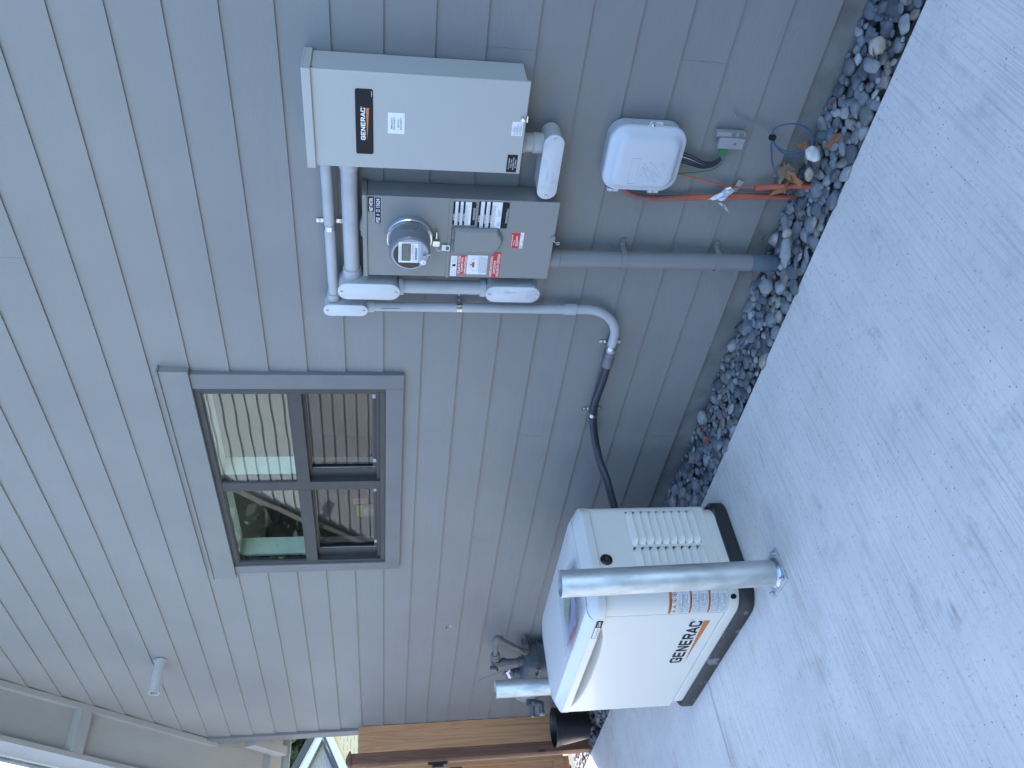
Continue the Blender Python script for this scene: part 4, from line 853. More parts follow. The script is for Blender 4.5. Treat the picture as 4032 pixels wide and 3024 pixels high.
q = MB(); q.rings([[Vector((a, b, z)) for a, b in P] for z in (-.030, .574)], 'gen'); q.build('body', gen, ang=30)
# door with a scooped hand-hold under the lid
def zarc(x):
    T = [(-4.43, .585), (-4.40, .560), (-4.36, .543), (-4.30, .530), (-4.20, .520), (-4.054, .513), (-3.90, .512), (-3.77, .518), (-3.64, .530), (-3.55, .551), (-3.47, .574), (-3.44, .585)]
    if x <= T[0][0] or x >= T[-1][0]: return .7
    for (a, b), (c, d) in zip(T[:-1], T[1:]):
        if a <= x <= c: return b+(d-b)*(x-a)/(c-a)
xs = [-4.505, -4.5045, -4.502, -4.497, -4.489, -4.48]+[-4.47+i*.0125 for i in range(84)]+[-3.4165]
xs = [x for x in xs if x <= -3.4165]
zs = [-.026+i*.0526 for i in range(10)]+[.4515+i*.0042 for i in range(30)]
zs = [z for z in zs if z <= .574]+[.5738]
V = []
for z in zs:
    for x in xs:
        y = -1.0
        if x < -4.48: y = -.975-math.sqrt(max(0, .025**2-(x+4.48)**2))
        t = (z-zarc(x))/.052
        if t > 0: t = min(t, 1); y += .15*t**1.15
        V.append((x, y, z))
nx_ = len(xs); F_ = [(j*nx_+i, j*nx_+i+1, (j+1)*nx_+i+1, (j+1)*nx_+i) for j in range(len(zs)-1) for i in range(nx_-1)]
q = MB(); q.add(V, F_, 'gen')
q.add([(-4.505, -.975, -.026), (-4.505, -.975, .5738), (-4.505, -.84, .5738), (-4.505, -.84, -.026)], [(0, 1, 2, 3)], 'gen')
q.add([(-3.4165, -1.0, -.026), (-3.4165, -.847, -.026), (-3.4165, -.847, .5738), (-3.4165, -1.0, .5738)], [(0, 1, 2, 3)], 'gen')
q.add([(-4.48, -1.0, -.026), (-4.48, -.956, -.026), (-3.4165, -.956, -.026), (-3.4165, -1.0, -.026)], [(0, 1, 2, 3)], 'gen')
door = q.build('door', gen, ang=50)
q = MB(); q.box(-4.47, -3.4166, -.985, -.982, -.0299, -.0262, 'darkhole'); q.build('door_gap', gen)
f = wallf(-1.0); q = MB()
q.logo('GENERAC', f, -3.932, -3.492, .0565, .121, .0006, 'black', .105)
q.flat([(-3.938, .036), (-3.491, .022), (-3.491, .054)], f, .0005, 'orange'); q.text('®', f, -3.486, -3.474, .112, .124, .0006, 'black'); q.build('logo', door)
# lid
def lv(i, z, r=.11): return foot(-4.528+i, -3.292-i, -1.022+i, -.408-i, r, z, 9)
q = MB(); q.rings([lv(.05, .5745, .09), lv(.004, .5743), lv(0, .577), lv(.001, .612), lv(.003, .616), lv(.006, .619), lv(.044, .651), lv(.050, .655), lv(.056, .6565), lv(.20, .668, .05)], 'genlid'); q.build('lid', gen, ang=17)
q = MB(); ln = [(-3.425, -1.0225, .577), (-3.425, -1.0215, .607), (-3.424, -1.0185, .6145), (-3.415, -.992, .6405), (-3.395, -.972, .653), (-3.372, -.955, .6562), (-3.362, -.935, .6566), (-3.358, -.60, .6566), (-3.362, -.49, .6566)]
q.tube(ln, .0012, 'fit', 6, 3); q.build('lid_seam', gen)
f = frame((-4.0, -1.0225-.0178, 0), (1, 0, 0), (0, .03, 1)); q = MB(); gx = 4.0-3.578
q.plate(rrect(.425, .592, .579, .609, .005), f, .0002, .0012, 'black'); q.plate(rrect(.429, .528, .5815, .6065, .004), f, .0013, .0016, 'whitelab'); q.text('Guardian', f, .441, .518, .587, .598, .0019, 'ink'); q.text('22kW', f, .534, .584, .5865, .6005, .0016, 'white', .02); q.build('rating_badge', gen)
f = frame((-3.31, 0, 0), (0, 1, 0), (0, 0, 1))
q = MB()
for c0, c1 in ((-.676, -.474), (-.890, -.690)):
    for k in range(9):
        zt = .388-.0405*k; zb = zt-.034; n = 10; top = []; mid = []; bot = []
        for i in range(n+1):
            u_ = i/n; a = c0+(c1-c0)*u_; e = min(1, min(u_, 1-u_)/.14); e = math.sqrt(max(0, 1-(1-e)**2))
            top.append(f(a, zt-.003*(1-e), 0)); mid.append(f(a, zb+.013, .013*e)); bot.append(f(a, zb+.004, .020*e))
        back = [f(c0+(c1-c0)*i/n, zb-.001, 0) for i in range(n+1)]
        rows = [top, mid, bot, back]; V = [p for r_ in rows for p in r_]; m_ = n+1
        q.add(V, [(j*m_+i, (j+1)*m_+i, (j+1)*m_+i+1, j*m_+i+1) for j in range(3) for i in range(n)], 'gen')
q.build('louvers', gen, ang=40)
q = MB(); q.lathe(f(-.756, .534, .0003), (1, 0, 0), [(0, .0305), (.004, .030), (.0065, .026), (.0068, .012), (.0105, .0115), (.011, .009)], 'blackplastic', 32); q.lathe(f(-.756, .534, .0114), (1, 0, 0), [(0, .0085), (.001, .008)], 'brownlock', 20); q.build('lid_lock', gen)
# wrapped warning sticker
q = MB()
def crect(a0, a1, b0, b1, h, m, n=12):
    for i in range(n): 
        p, r_ = a0+(a1-a0)*i/n, a0+(a1-a0)*(i+1)/n; q.flat([(p, b0), (r_, b0), (r_, b1), (p, b1)], fcor, h, m)
a0, a1 = .004, .124; crect(a0, a1, -.031, .263, .0006, 'ink'); crect(a0+.001, a1-.002, -.030, .262, .0010, 'whitelab')
for (t, wd), zt, zb in ((('WARNING', .042), .262, .249), (('AVERTISSEMENT', .072), .161, .1495), (('ADVERTENCIA', .062), .068, .0565)):
    crect(a0+.001, a1-.002, zb, zt, .0014, 'orange'); xc = .064; q.text(t, fcor, xc-wd/2+.004, xc+wd/2+.004, zb+.003, zt-.003, .0018, 'ink', .03); q.flat([(xc-wd/2-.006, zb+.0025), (xc-wd/2+.001, zb+.0025), (xc-wd/2-.0025, zt-.002)], fcor, .0018, 'ink')
for xc in (.020, .048): q.flat([(xc-.0135, .226), (xc+.0135, .226), (xc, .2475)], fcor, .0016, 'ink'); q.flat([(xc-.0115, .2272), (xc+.0115, .2272), (xc, .2455)], fcor, .0019, 'yellow'); q.flat([(xc-.003, .229), (xc+.003, .229), (xc+.001, .239), (xc-.002, .238)], fcor, .0022, 'ink')
for xc in (.078, .106):
    o_ = circ(xc, .2365, .0115, 18); i_ = circ(xc, .2365, .0093, 18)
    for k in range(18): q.flat([o_[k], o_[(k+1) % 18], i_[(k+1) % 18], i_[k]], fcor, .0016, 'pinkred')
    q.flat([(xc-.007, .2425), (xc-.006, .2435), (xc+.007, .2305), (xc+.006, .2295)], fcor, .0018, 'pinkred'); q.flat([(xc-.003, .232), (xc+.003, .232), (xc+.002, .241), (xc-.003, .240)], fcor, .0017, 'ink')
for zb, zt in ((.163, .222), (.070, .148), (-.028, .055)):
    n = 9; q.micro(fcor, a0+.006, a1-.008, zb+.002, zt-.002, int((zt-zb)/.0062), .0015, 'greyink', .38)
    crect(a0+.001, a1-.002, zb+(zt-zb)*.55, zb+(zt-zb)*.55+.0008, .0013, 'ink')
q.build('warning_sticker', gen)
# plastic wallet with papers on the lid
t = thing('document_wallet', 'clear plastic wallet of yellow, lilac and pink papers lying on the generator lid', 'document wallet', (-3.6, -.84, .66))
rr = random.Random(11)
def sheet2(q, P, n, k, m, z0, am):
    (a, b, c, d) = [Vector((*p, z0)) for p in P]; V = []
    for i in range(n+1):
        for j in range(k+1):
            u_, v_ = i/n, j/k; p = a*(1-u_)*(1-v_)+b*u_*(1-v_)+c*u_*v_+d*(1-u_)*v_
            V.append(p+Vector((0, 0, am*(.5+.5*math.sin(u_*9+v_*5+z0*900))+rr.uniform(0, am*.5))))
    q.add(V, [(i*(k+1)+j, (i+1)*(k+1)+j, (i+1)*(k+1)+j+1, i*(k+1)+j+1) for i in range(n) for j in range(k)], m)
q = MB(); sheet2(q, [(-3.78, -.93), (-3.56, -.955), (-3.44, -.72), (-3.66, -.70)], 8, 8, 'paperlil', .668, .006); q.build('booklet', t, ang=60)
q = MB(); sheet2(q, [(-3.77, -.86), (-3.66, -.875), (-3.45, -.70), (-3.64, -.69)], 8, 6, 'paperyel', .676, .005); q.build('yellow_sheet', t, ang=60)
q = MB(); sheet2(q, [(-3.80, -.955), (-3.60, -.965), (-3.585, -.948), (-3.79, -.940)], 8, 2, 'paperpink', .675, .004); q.build('pink_sheet', t, ang=60)
q = MB(); sheet2(q, [(-3.85, -.985), (-3.42, -.965), (-3.385, -.695), (-3.74, -.67)], 16, 14, 'plastic', .681, .009); q.build('plastic_sleeve', t, ang=25)

# ================================================================== BOLLARDS
def bollard(label, x, y, top, tilt=(0, 0), yaw=0, plate=True):
    t = thing('bollard', label, 'bollard', (x, y, -.15), 'galvanised pipe bollards guarding the generator')
    q = MB(); r = .0585; a = (x, y, -.1395); b = (x+tilt[0], y+tilt[1], top); ax = Vector(b)-Vector(a); L_ = ax.length
    q.lathe(a, ax, [(0, r), (L_-.0015, r), (L_, r-.001), (L_, r-.0045), (L_-.25, r-.0048)], 'galv', 48, cap0=False, cap1=True); q.build('post', t, ang=50)
    q = MB(); q.plate([(x-.081, y-.082), (x+.081, y-.082), (x+.081, y+.082), (x-.081, y+.082)], frame((0, 0, -.15), (1, 0, 0), (0, 1, 0)), .0002, .0102, 'galv')
    q.lathe((x, y, -.1397), (0, 0, 1), [(0, r+.010), (.006, r+.006), (.012, r+.0005)], 'zinc', 36, cap0=False, cap1=False); q.build('base_plate', t, bevel=.0015)
    for sx in (-1, 1):
        for sy in (-1, 1):
            q = MB(); c = (x+sx*.063, y+sy*.064, -.1397); q.lathe(c, (0, 0, 1), [(0, .0115), (.002, .0115)], 'zinc', 18); q.lathe((c[0], c[1], -.1376), (0, 0, 1), [(0, .009), (.007, .009), (.008, .007)], 'zinc', 6, ); q.lathe((c[0], c[1], -.1295), (0, 0, 1), [(0, .0045), (.010, .0045)], 'zinc', 10); q.build('anchor_bolt', t, ang=30)
    return t
bollard('galvanised pipe bollard bolted in front of the generator\'s near corner', -3.044, -1.017, .842, (-.018, -.006))
bollard('galvanised pipe bollard beside the gas meter, half hidden behind the generator', -5.385, -.45, .842, (-.004, 0))

# ================================================================== GAS METER
gm = thing('gas_meter', 'slate grey gas meter with weathered pipes and round regulator on the far wall', 'gas meter', (-5.8, -.12, .3))
q = MB(); q.cyl((-5.515, 0, .572), (-5.513, -.12, .572), .017, 'gaspipe', 18); q.lathe((-5.514, -.035, .572), (0, -1, 0), [(0, .028), (.012, .028), (.014, .022), (.045, .022), (.047, .027), (.058, .027)], 'gasbody', 8)
for k in range(5): an = k*1.256; q.cyl((-5.514+.03*math.cos(an), -.030, .572+.03*math.sin(an)), (-5.514+.03*math.cos(an), -.062, .572+.03*math.sin(an)), .0045, 'gasbody', 8)
q.build('wall_valve', gm, ang=30)
q = MB(); q.tube([(-5.513, -.085, .572), (-5.511, -.118, .573), (-5.500, -.135, .585), (-5.488, -.138, .603)], .025, 'gaspipe', 18, 5)
q.tube([(-5.49, -.138, .60), (-5.262, -.15, .800)], .018, 'gaspipe', 18, 1); q.tube([(-5.278, -.149, .784), (-5.258, -.15, .805), (-5.262, -.15, .818), (-5.30, -.15, .820)], .026, 'gaspipe', 18, 5)
q.tube([(-5.29, -.15, .819), (-5.60, -.152, .797)], .019, 'gaspipe', 18, 1); q.build('inlet_pipe', gm)
q = MB(); q.lathe((-5.475, -.15, .806), (-1, 0, -.08), [(0, .027), (.012, .031), (.03, .031), (.033, .036), (.062, .036), (.066, .026), (.09, .026)], 'gaspipe', 10); q.build('union', gm, ang=30)
q = MB(); q.lathe((-5.57, -.15, .795), (-1, 0, -.08), [(0, .028), (.02, .034), (.05, .034), (.062, .024), (.10, .024), (.103, .016), (.13, .016)], 'gasbody', 14); q.cyl((-5.615, -.15, .79), (-5.615, -.15, .735), .026, 'gasbody', 12)
q.box(-5.625, -5.600, -.20, -.18, .805, .835, 'gasbody'); q.cyl((-5.61, -.15, .80), (-5.61, -.205, .80), .011, 'gasbody', 8); q.cyl((-5.66, -.15, .79), (-5.66, -.195, .775), .009, 'gasbody', 8); q.build('shut_off_valve', gm, ang=30)
q = MB(); q.lathe((-5.615, -.15, .745), (0, 0, -1), [(0, .031), (.028, .031), (.03, .022), (.12, .022), (.122, .034), (.150, .034), (.152, .038), (.162, .038)], 'gasbody', 16); q.build('meter_inlet', gm, ang=30)
q = MB(); q.lathe((-5.80, -.15, .70), (0, 0, -1), [(0, .015), (.02, .015), (.022, .024), (.06, .024), (.062, .034), (.085, .034), (.087, .038), (.12, .038)], 'gasbody', 16); q.build('meter_outlet', gm, ang=30)
def sec(x0_, x1_, y0_, y1_, r_, z_): return foot(x0_, x1_, y0_, y1_, r_, z_, 6)
q = MB(); q.rings([sec(-5.86, -5.535, -.24, -.04, .05, .20), sec(-5.875, -5.52, -.255, -.03, .055, .36), sec(-5.875, -5.52, -.255, -.03, .055, .478)], 'gasbody')
q.rings([sec(-5.888, -5.507, -.268, -.018, .06, .4785), sec(-5.888, -5.507, -.268, -.018, .06, .493)], 'gasbody')
q.rings([sec(-5.87, -5.525, -.25, -.035, .055, .4935), sec(-5.86, -5.53, -.245, -.04, .055, .56), sec(-5.83, -5.56, -.225, -.06, .05, .583), sec(-5.78, -5.61, -.19, -.09, .03, .592)], 'gasbody')
for x in (-5.53, -5.62, -5.71, -5.80, -5.87): q.lathe((x, -.258, .494), (0, 0, 1), [(0, .009), (.012, .009), (.014, .006)], 'gasbody', 8); q.cyl((x, -.262, .486), (x, -.275, .486), .006, 'reg', 8)
q.box(-5.84, -5.72, -.2565, -.252, .37, .45, 'reg'); q.build('meter_body', gm, ang=35)
q = MB(); q.lathe((-6.320, -.09, .455), (0, -1, 0), [(0, .10), (.012, .104), (.02, .104), (.022, .098), (.034, .085), (.046, .055), (.052, .05)], 'reg', 36); q.lathe((-6.320, -.055, .455), (0, -1, 0), [(0, .05), (.02, .095), (.0349, .104)], 'gasbody', 36)
q.cyl((-6.320, -.142, .455), (-6.320, -.185, .455), .02, 'gasbody', 14); q.cyl((-6.320, -.14, .43), (-6.390, -.24, .425), .021, 'gasbody', 16); q.cyl((-6.390, -.24, .425), (-6.392, -.252, .4245), .017, 'reg', 16)
q.tube([(-6.320, -.15, .44), (-6.340, -.165, .40), (-6.340, -.17, .355)], .026, 'gasbody', 14, 4); q.cyl((-6.340, -.15, .355), (-6.370, -.235, .352), .022, 'gasbody', 14); q.cyl((-6.371, -.236, .352), (-6.373, -.25, .3515), .026, 'reg', 8)
q.tube([(-5.80, -.15, .69), (-5.82, -.15, .70), (-5.95, -.13, .66), (-6.230, -.10, .56), (-6.270, -.10, .50)], .017, 'gaspipe', 14, 4); q.tube([(-6.320, -.08, .37), (-6.320, -.10, .20), (-6.320, -.10, -.14)], .02, 'gaspipe', 14, 3); q.build('regulator', gm, ang=35)
q = MB(); q.tube([(-5.640, -.20, .723), (-5.66, -.20, .752), (-5.70, -.195, .79), (-5.75, -.19, .835), (-5.80, -.185, .878), (-5.83, -.18, .898)], .0016, 'ink', 6, 4); q.build('antenna_wire', gm)
q = MB(); q.lathe((-5.655, -.20, .690), (.55, -.4, -.5), [(0, .011), (.024, .013)], 'tagwhite', 14); q.lathe((-5.64, -.211, .676), (.55, -.4, -.5), [(0, .016), (.014, .017), (.02, .013)], 'bluecap', 14); sheetP = [(-5.672, -.205, .715), (-5.655, -.205, .700), (-5.755, -.21, .665), (-5.765, -.21, .683)]
q.add(sheetP+[(a, b+.0008, c) for a, b, c in sheetP], [(0, 1, 2, 3), (7, 6, 5, 4), (0, 3, 7, 4)], 'tagwhite'); q.build('seal_tag', gm)
q = MB(); q.plate(circ(-6.045, .452, .030, 24), wallf(-.21), 0, .002, 'whitelab'); q.micro(wallf(-.212), -6.062, -6.03, .437, .467, 5, .0003, 'ink'); q.build('round_tag', gm)

# ================================================================== POT
q = MB(); q.lathe((-6.70, -.225, -.085), (0, 0, 1), [(0, .098), (.02, .103), (.25, .143), (.252, .151), (.285, .155), (.291, .158), (.295, .156), (.295, .148), (.27, .144), (.04, .10)], 'pot', 44); q.build('plant_pot', None, (-6.70, -.225, -.085), label='empty black plastic nursery pot standing on the stones by the cedar fence', category='plant pot')

# ================================================================== FENCE, POST, GATE
fp = thing('cedar_fence', 'narrow cedar board fence panel between the house corner and the dark gate post', 'fence', (-7.0, -.1, -.1))
for y0, y1, m in ((-.064, .0, 'cedar'), (-.2154, -.0655, 'cedar2')):
    q = MB(); q.box(-7.014, -6.997, y0-.001, y1, -.16, 1.806, m); b = q.build('board', fp, bevel=.002)
for zz in (1.45, .25): q = MB(); q.box(-7.05, -7.015, -.21, .015, zz, zz+.09, 'cedar'); q.build('rail', fp)
q = MB(); f = frame((-6.997, 0, 0), (0, 1, 0), (0, 0, 1))
for z in (1.77, 1.745, .95, .28):
    for y in (-.035, -.105, -.165): q = MB(); q.plate(circ(y, z+rnd.uniform(-.01, .01), .0022, 8), f, .0001, .0006, 'iron'); q.build('nail_head', fp)
gp = thing('gate_post', 'dark stained cedar gate post with a low pyramid cap', 'post', (-7.045, -.26, -.15))
q = MB(); q.box(-7.09, -7.0, -.3045, -.2155, -.2, 1.861, 'cedardark'); q.build('post', gp, bevel=.003)
q = MB(); q.rings([foot(-7.105, -6.985, -.319, -.201, .002, 1.8612, 1), foot(-7.105, -6.985, -.319, -.201, .002, 1.876, 1), foot(-7.06, -7.03, -.275, -.245, .002, 1.905, 1)], 'cedardark'); q.build('cap', gp, ang=20)
gt = thing('cedar_gate', 'pale cedar board gate with black latch at the far left edge', 'gate', (-7.05, -.85, 0))
yy = -.336
for k in range(7):
    q = MB(); q.box(-7.05, -7.033, yy-.139, yy, .045 if k else .045, 1.81, 'cedar2' if k % 2 else 'cedar'); q.build('board', gt, bevel=.002); yy -= .1405
q = MB(); q.box(-7.0325, -6.998, -.375, -.336, .10, 1.75, 'cedar2'); q.box(-7.0325, -6.998, -1.319, -1.25, .10, 1.75, 'cedar2'); q.box(-7.0326, -6.999, -1.2495, -.3755, 1.66, 1.75, 'cedar'); q.box(-7.0326, -6.999, -1.2495, -.3755, .10, .19, 'cedar'); q.build('frame', gt, bevel=.002)
q = MB(); q.box(-6.9975, -6.99, -.372, -.345, 1.11, 1.20, 'iron'); q.box(-6.9975, -6.975, -.350, -.332, 1.075, 1.235, 'iron'); q.cyl((-6.99, -.362, 1.155), (-6.955, -.38, 1.155), .008, 'iron', 12)
q.tube([(-6.99, -.39, 1.06), (-6.965, -.395, 1.058), (-6.95, -.40, 1.04), (-6.95, -.40, .99), (-6.965, -.395, .965), (-6.99, -.39, .96)], .005, 'iron', 10, 4); q.build('latch', gt, bevel=.001)
q = MB(); q.box(-7.09, -7.0, -1.43, -1.34, -.2, 1.861, 'cedardark'); q.build('gate_post', None, (-7.045, -1.385, -.2), label='far gate post on the outer side of the pale cedar gate', category='post')
# ================================================================== STONES AND LEAVES
def ico(sub):
    b = bmesh.new(); bmesh.ops.create_icosphere(b, subdivisions=sub, radius=1); V = [v.co.copy() for v in b.verts]; F_ = [tuple(v.index for v in f.verts) for f in b.faces]; b.free(); return V, F_
IV, IF = ico(3)
from mathutils import noise as nz
VAR = []
for k in range(16):
    off = Vector((k*7.1, k*3.3, k*1.7)); W_ = []
    for v in IV:
        s_ = 1+.26*nz.noise(v*1.2+off)+.09*nz.noise(v*2.8+off)
        p = v*s_
        if k % 3 == 0:                 # a few broken, flat-sided ones
            d = Vector((math.cos(k), math.sin(k), .3)).normalized(); h = p.dot(d)
            if h > .55: p = p-d*(h-.55)*.8
        W_.append(p)
    VAR.append(W_)
TONES = [(.10, .115, .13), (.13, .145, .16), (.075, .085, .10), (.16, .17, .18), (.19, .20, .205), (.12, .14, .15), (.23, .235, .23), (.09, .10, .11), (.15, .155, .15), (.20, .185, .16), (.14, .125, .11), (.105, .125, .135), (.17, .18, .19), (.12, .13, .145)]
YE = lambda x: -.2155+.0162*x
q = MB(); q.cols = []
placed = []
sr = random.Random(3)
def bedz(y): return -.085 + (y)*.2      # higher against the wall, lower at the slab
def put(x, y, z, a, b, c, tone, k=None, tilt=.35, m='stone'):
    W_ = VAR[sr.randrange(16) if k is None else k]
    Rm = Matrix.Rotation(sr.uniform(0, 6.28), 3, 'Z') @ Matrix.Rotation(sr.uniform(-tilt, tilt), 3, 'X') @ Matrix.Rotation(sr.uniform(-tilt, tilt), 3, 'Y')
    V = [Vector((x, y, z))+Rm @ Vector((p.x*a, p.y*b, p.z*c)) for p in W_]
    return V
def clampy(V):
    return [Vector((v.x, min(v.y, .012), v.z)) if v.y > .012 else (Vector((v.x, max(v.y, YE(v.x)+.0015), v.z)) if v.z < -.148 else v) for v in V]
for layer, (tries, dz, smin, smax, gap) in enumerate(((2600, -.052, .026, .046, .80), (5200, -.022, .019, .040, .72), (6500, -.012, .009, .020, .80))):
    local = []
    for _ in range(tries):
        x = sr.uniform(-7.6, 2.2); y = sr.uniform(YE(x)+.012, .004)
        if x < -3.3 and sr.random() < .25: continue
        s_ = smin+(smax-smin)*sr.random()**1.3
        ok = all((x-px_)**2+(y-py_)**2 > ((s_+ps_)*gap)**2 for px_, py_, ps_ in local if abs(x-px_) < .1)
        if layer == 2: ok = ok and all((x-px_)**2+(y-py_)**2 > ((s_+ps_)*.7)**2 for px_, py_, ps_ in placed if abs(x-px_) < .08)
        if not ok or (layer and (x+2.04)**2+(y+.06)**2 < .055**2) or (layer and (x+6.70)**2+(y+.235)**2 < .13**2): continue
        local.append((x, y, s_))
        el = sr.uniform(1.0, 1.55); tn = TONES[sr.randrange(len(TONES))]; kk = sr.uniform(.75, 1.6)
        V = put(x, y, bedz(y)+dz-.004*sr.random(), s_*el, s_/el**.3, s_*sr.uniform(.45, .75), tn)
        V = clampy(V); k0 = len(q.v); q.add(V, IF, 'stone'); q.cols += [tuple(c*kk for c in tn)]*len(V)
    if layer == 1: placed = local
q.build('river_stones', None, (-3, -.12, -.1), ang=180, kind='stuff', label='bed of mixed grey and bluish river stones between the siding and the concrete', category='river stones')
def rock(label, x, y, z, a, b, c, m, k=2, yaw=0):
    sr.seed(k*31+int(x*100)); V = put(x, y, z, a, b, c, None, k, .2); qq = MB(); qq.add(V, IF, m); qq.build('rock', None, (x, y, z), ang=180, label=label, category='rock')
rock('white round rock with dirty streaks lying beside the blue cable loop', -1.482, -.095, -.062, .040, .028, .026, 'whiterock', 1)
M['tanrock'] = mat('tan_stone', (.40, .36, .30), .7, col2=(.30, .27, .23), nscale=30)
M['palegrey'] = mat('pale_grey_stone', (.25, .27, .275), .65, col2=(.19, .205, .215), nscale=34, detail=5)
rock('small tan oval rock next to the white round rock', -1.56, -.115, -.068, .026, .017, .017, 'tanrock', 4)
rock('pale cream rock at the far right end of the stone bed, by the slab', -1.02, -.175, -.085, .036, .027, .024, 'tanrock', 5)
rock('pale grey oblong rock at the far right end of the stone bed', -1.08, -.195, -.083, .045, .024, .022, 'palegrey', 7)
rock('long pale grey rock in the stone bed left of the leaves', -1.90, -.165, -.078, .062, .024, .022, 'palegrey', 8)
rock('rounded pale rock in the stone bed near the base of the riser', -2.12, -.125, -.082, .040, .034, .024, 'palegrey', 10)
rock('speckled pale rock by the generator\'s near end of the stone bed', -3.06, -.06, -.075, .040, .035, .030, 'palegrey', 11)
rock('small cream rock in the stones below the long orange duct', -1.83, -.13, -.07, .022, .020, .018, 'tanrock', 13)
def leaf(label, x, y, z, s_, m, seed):
    r_ = random.Random(seed); P = []; n = 14
    for i in range(n):
        a = 2*math.pi*i/n; rad = s_*(1 if i % 2 else .55)*(1+.3*math.cos(a))*r_.uniform(.8, 1.2); P.append((rad*math.cos(a), rad*math.sin(a)))
    Rm = Matrix.Rotation(r_.uniform(0, 6.3), 3, 'Z') @ Matrix.Rotation(r_.uniform(-.7, .7), 3, 'X') @ Matrix.Rotation(r_.uniform(-.5, .5), 3, 'Y')
    V = [Vector((0, 0, .004))]+[Vector((a, b, s_*r_.uniform(-.05, .4)*(math.hypot(a, b)/s_))) for a, b in P]; V2 = [v+Vector((0, 0, -.0006)) for v in V]
    V = [Vector((x, y, z))+Rm @ v for v in V+V2]; n1 = n+1
    Fc = [(0, 1+i, 1+(i+1) % n) for i in range(n)]+[(n1, n1+1+(i+1) % n, n1+1+i) for i in range(n)]
    qq = MB(); qq.add(V, Fc, m); qq.build('dry_leaf', None, (x, y, z), ang=180, label=label, category='leaf')
leaf('largest curled brown leaf against the wall beside the orange duct', -1.635, -.055, -.030, .060, 'leaf', 1)
leaf('second curled brown leaf, overlapping the largest one by the orange duct', -1.60, -.085, -.038, .055, 'leaf', 2)
leaf('pointed pale brown leaf sticking up behind the orange duct leaves', -1.595, -.030, -.012, .050, 'leafpale', 3)
leaf('small brown leaf under the loop of blue cable', -1.485, -.05, -.040, .036, 'leaf', 4)
leaf('brown leaf lying on the stones near the concrete, below the cable loop', -1.37, -.185, -.075, .042, 'leaf', 5)
leaf('pale tan leaf against the foundation left of the long orange duct', -1.93, -.025, -.040, .032, 'leafpale', 6)
leaf('brown leaf against the foundation just left of the riser', -2.125, -.035, -.055, .026, 'leaf', 7)
leaf('small red-brown leaf on the stones left of the riser', -2.19, -.09, -.066, .020, 'leafred', 8)
leaf('small rusty leaf on the stones right of the white rock', -1.27, -.09, -.06, .018, 'leafred', 9)
leaf('reddish leaf near the generator end of the stone bed', -3.10, -.12, -.075, .026, 'leafred', 10)
leaf('second reddish leaf near the generator end of the stone bed, nearer the slab', -3.13, -.17, -.085, .024, 'leafred', 12)
leaf('brown leaf halfway along the stone bed between riser and generator', -2.62, -.13, -.075, .020, 'leafred', 14)
leaf('tan leaf at the near right end of the stone bed', -1.04, -.19, -.075, .022, 'leafpale', 16)

# ================================================================== NEIGHBOURS
def N14(y, z, K=2.286): return (-2.8196+(y+2.8196)*K, 1.5894+(z-1.5894)*K)
nb = thing('neighbour_house', 'cream shingled neighbouring house with white gable trim seen past the house corner', 'house', (-32, 9, -.3))
fx = frame((-32, 0, 0), (0, 1, 0), (0, 0, 1)); fxf = frame((-30.8, 0, 0), (0, 1, 0), (0, 0, 1))
def PN(L): return [N14(a, b) for a, b in L]
q = MB(); q.plate([(3.5, -.3), (17, -.3), (17, 3.2), N14(2.75, 2.53), N14(2.2, 2.79), (5.2, 6.2), (3.5, 5.4)], fx, -6, 0, 'creamshade'); q.build('wall', nb)
q = MB(); ap = (2.478, 2.414); q.plate([(4.2, -.3), (13.2, -.3), (13.2, 2.2), N14(2.75, 2.292), N14(*ap), N14(2.12, 2.243), (4.2, 1.9)], fxf, -1.19, 0, 'cream')
for i in range(34):
    z = -.2+i*.125
    for k in range(26): 
        y = 4.4+k*.36+rnd.uniform(-.1, .1)
        if z < 3.25-abs(y-9.3)*.36: q.rect(fxf, y, y+rnd.uniform(.12, .3), z, z+.014, .004, 'greyink')
for i in range(40):
    z = 2.6+i*.1
    for k in range(20):
        y = 6+k*.3+rnd.uniform(-.1, .1)
        if z < 4.75-abs(y-8.6)*.42: q.rect(fx, y, y+rnd.uniform(.1, .25), z, z+.012, .004, 'greyink')
q.build('porch_gable_wall', nb)
def band(mbx, P, f_, h0, h1, m): mbx.plate(PN(P), f_, h0, h1, m)
q = MB(); band(q, [(2.49, 2.535), (3.1, 2.33), (3.1, 2.17), (2.478, 2.414)], fxf, .02, .16, 'farwhite'); band(q, [(2.49, 2.535), (2.478, 2.414), (1.9, 2.13), (1.9, 2.26)], fxf, .02, .158, 'farwhite')
band(q, [(2.95, 2.44), (2.95, 2.57), (2.0, 3.03), (2.0, 2.89)], fx, .02, .3, 'farwhite'); q.build('rake_trim', nb)
q = MB(); band(q, [(2.49, 2.575), (3.1, 2.37), (3.1, 2.333), (2.49, 2.538)], fxf, -1.1, .2, 'shingle'); band(q, [(2.488, 2.575), (2.488, 2.538), (1.9, 2.263), (1.9, 2.30)], fxf, -1.1, .2, 'shingle')
band(q, [(2.95, 2.575), (2.95, 2.68), (1.9, 3.19), (1.9, 3.08)], fx, -6, .4, 'shingle'); q.build('roof', nb)
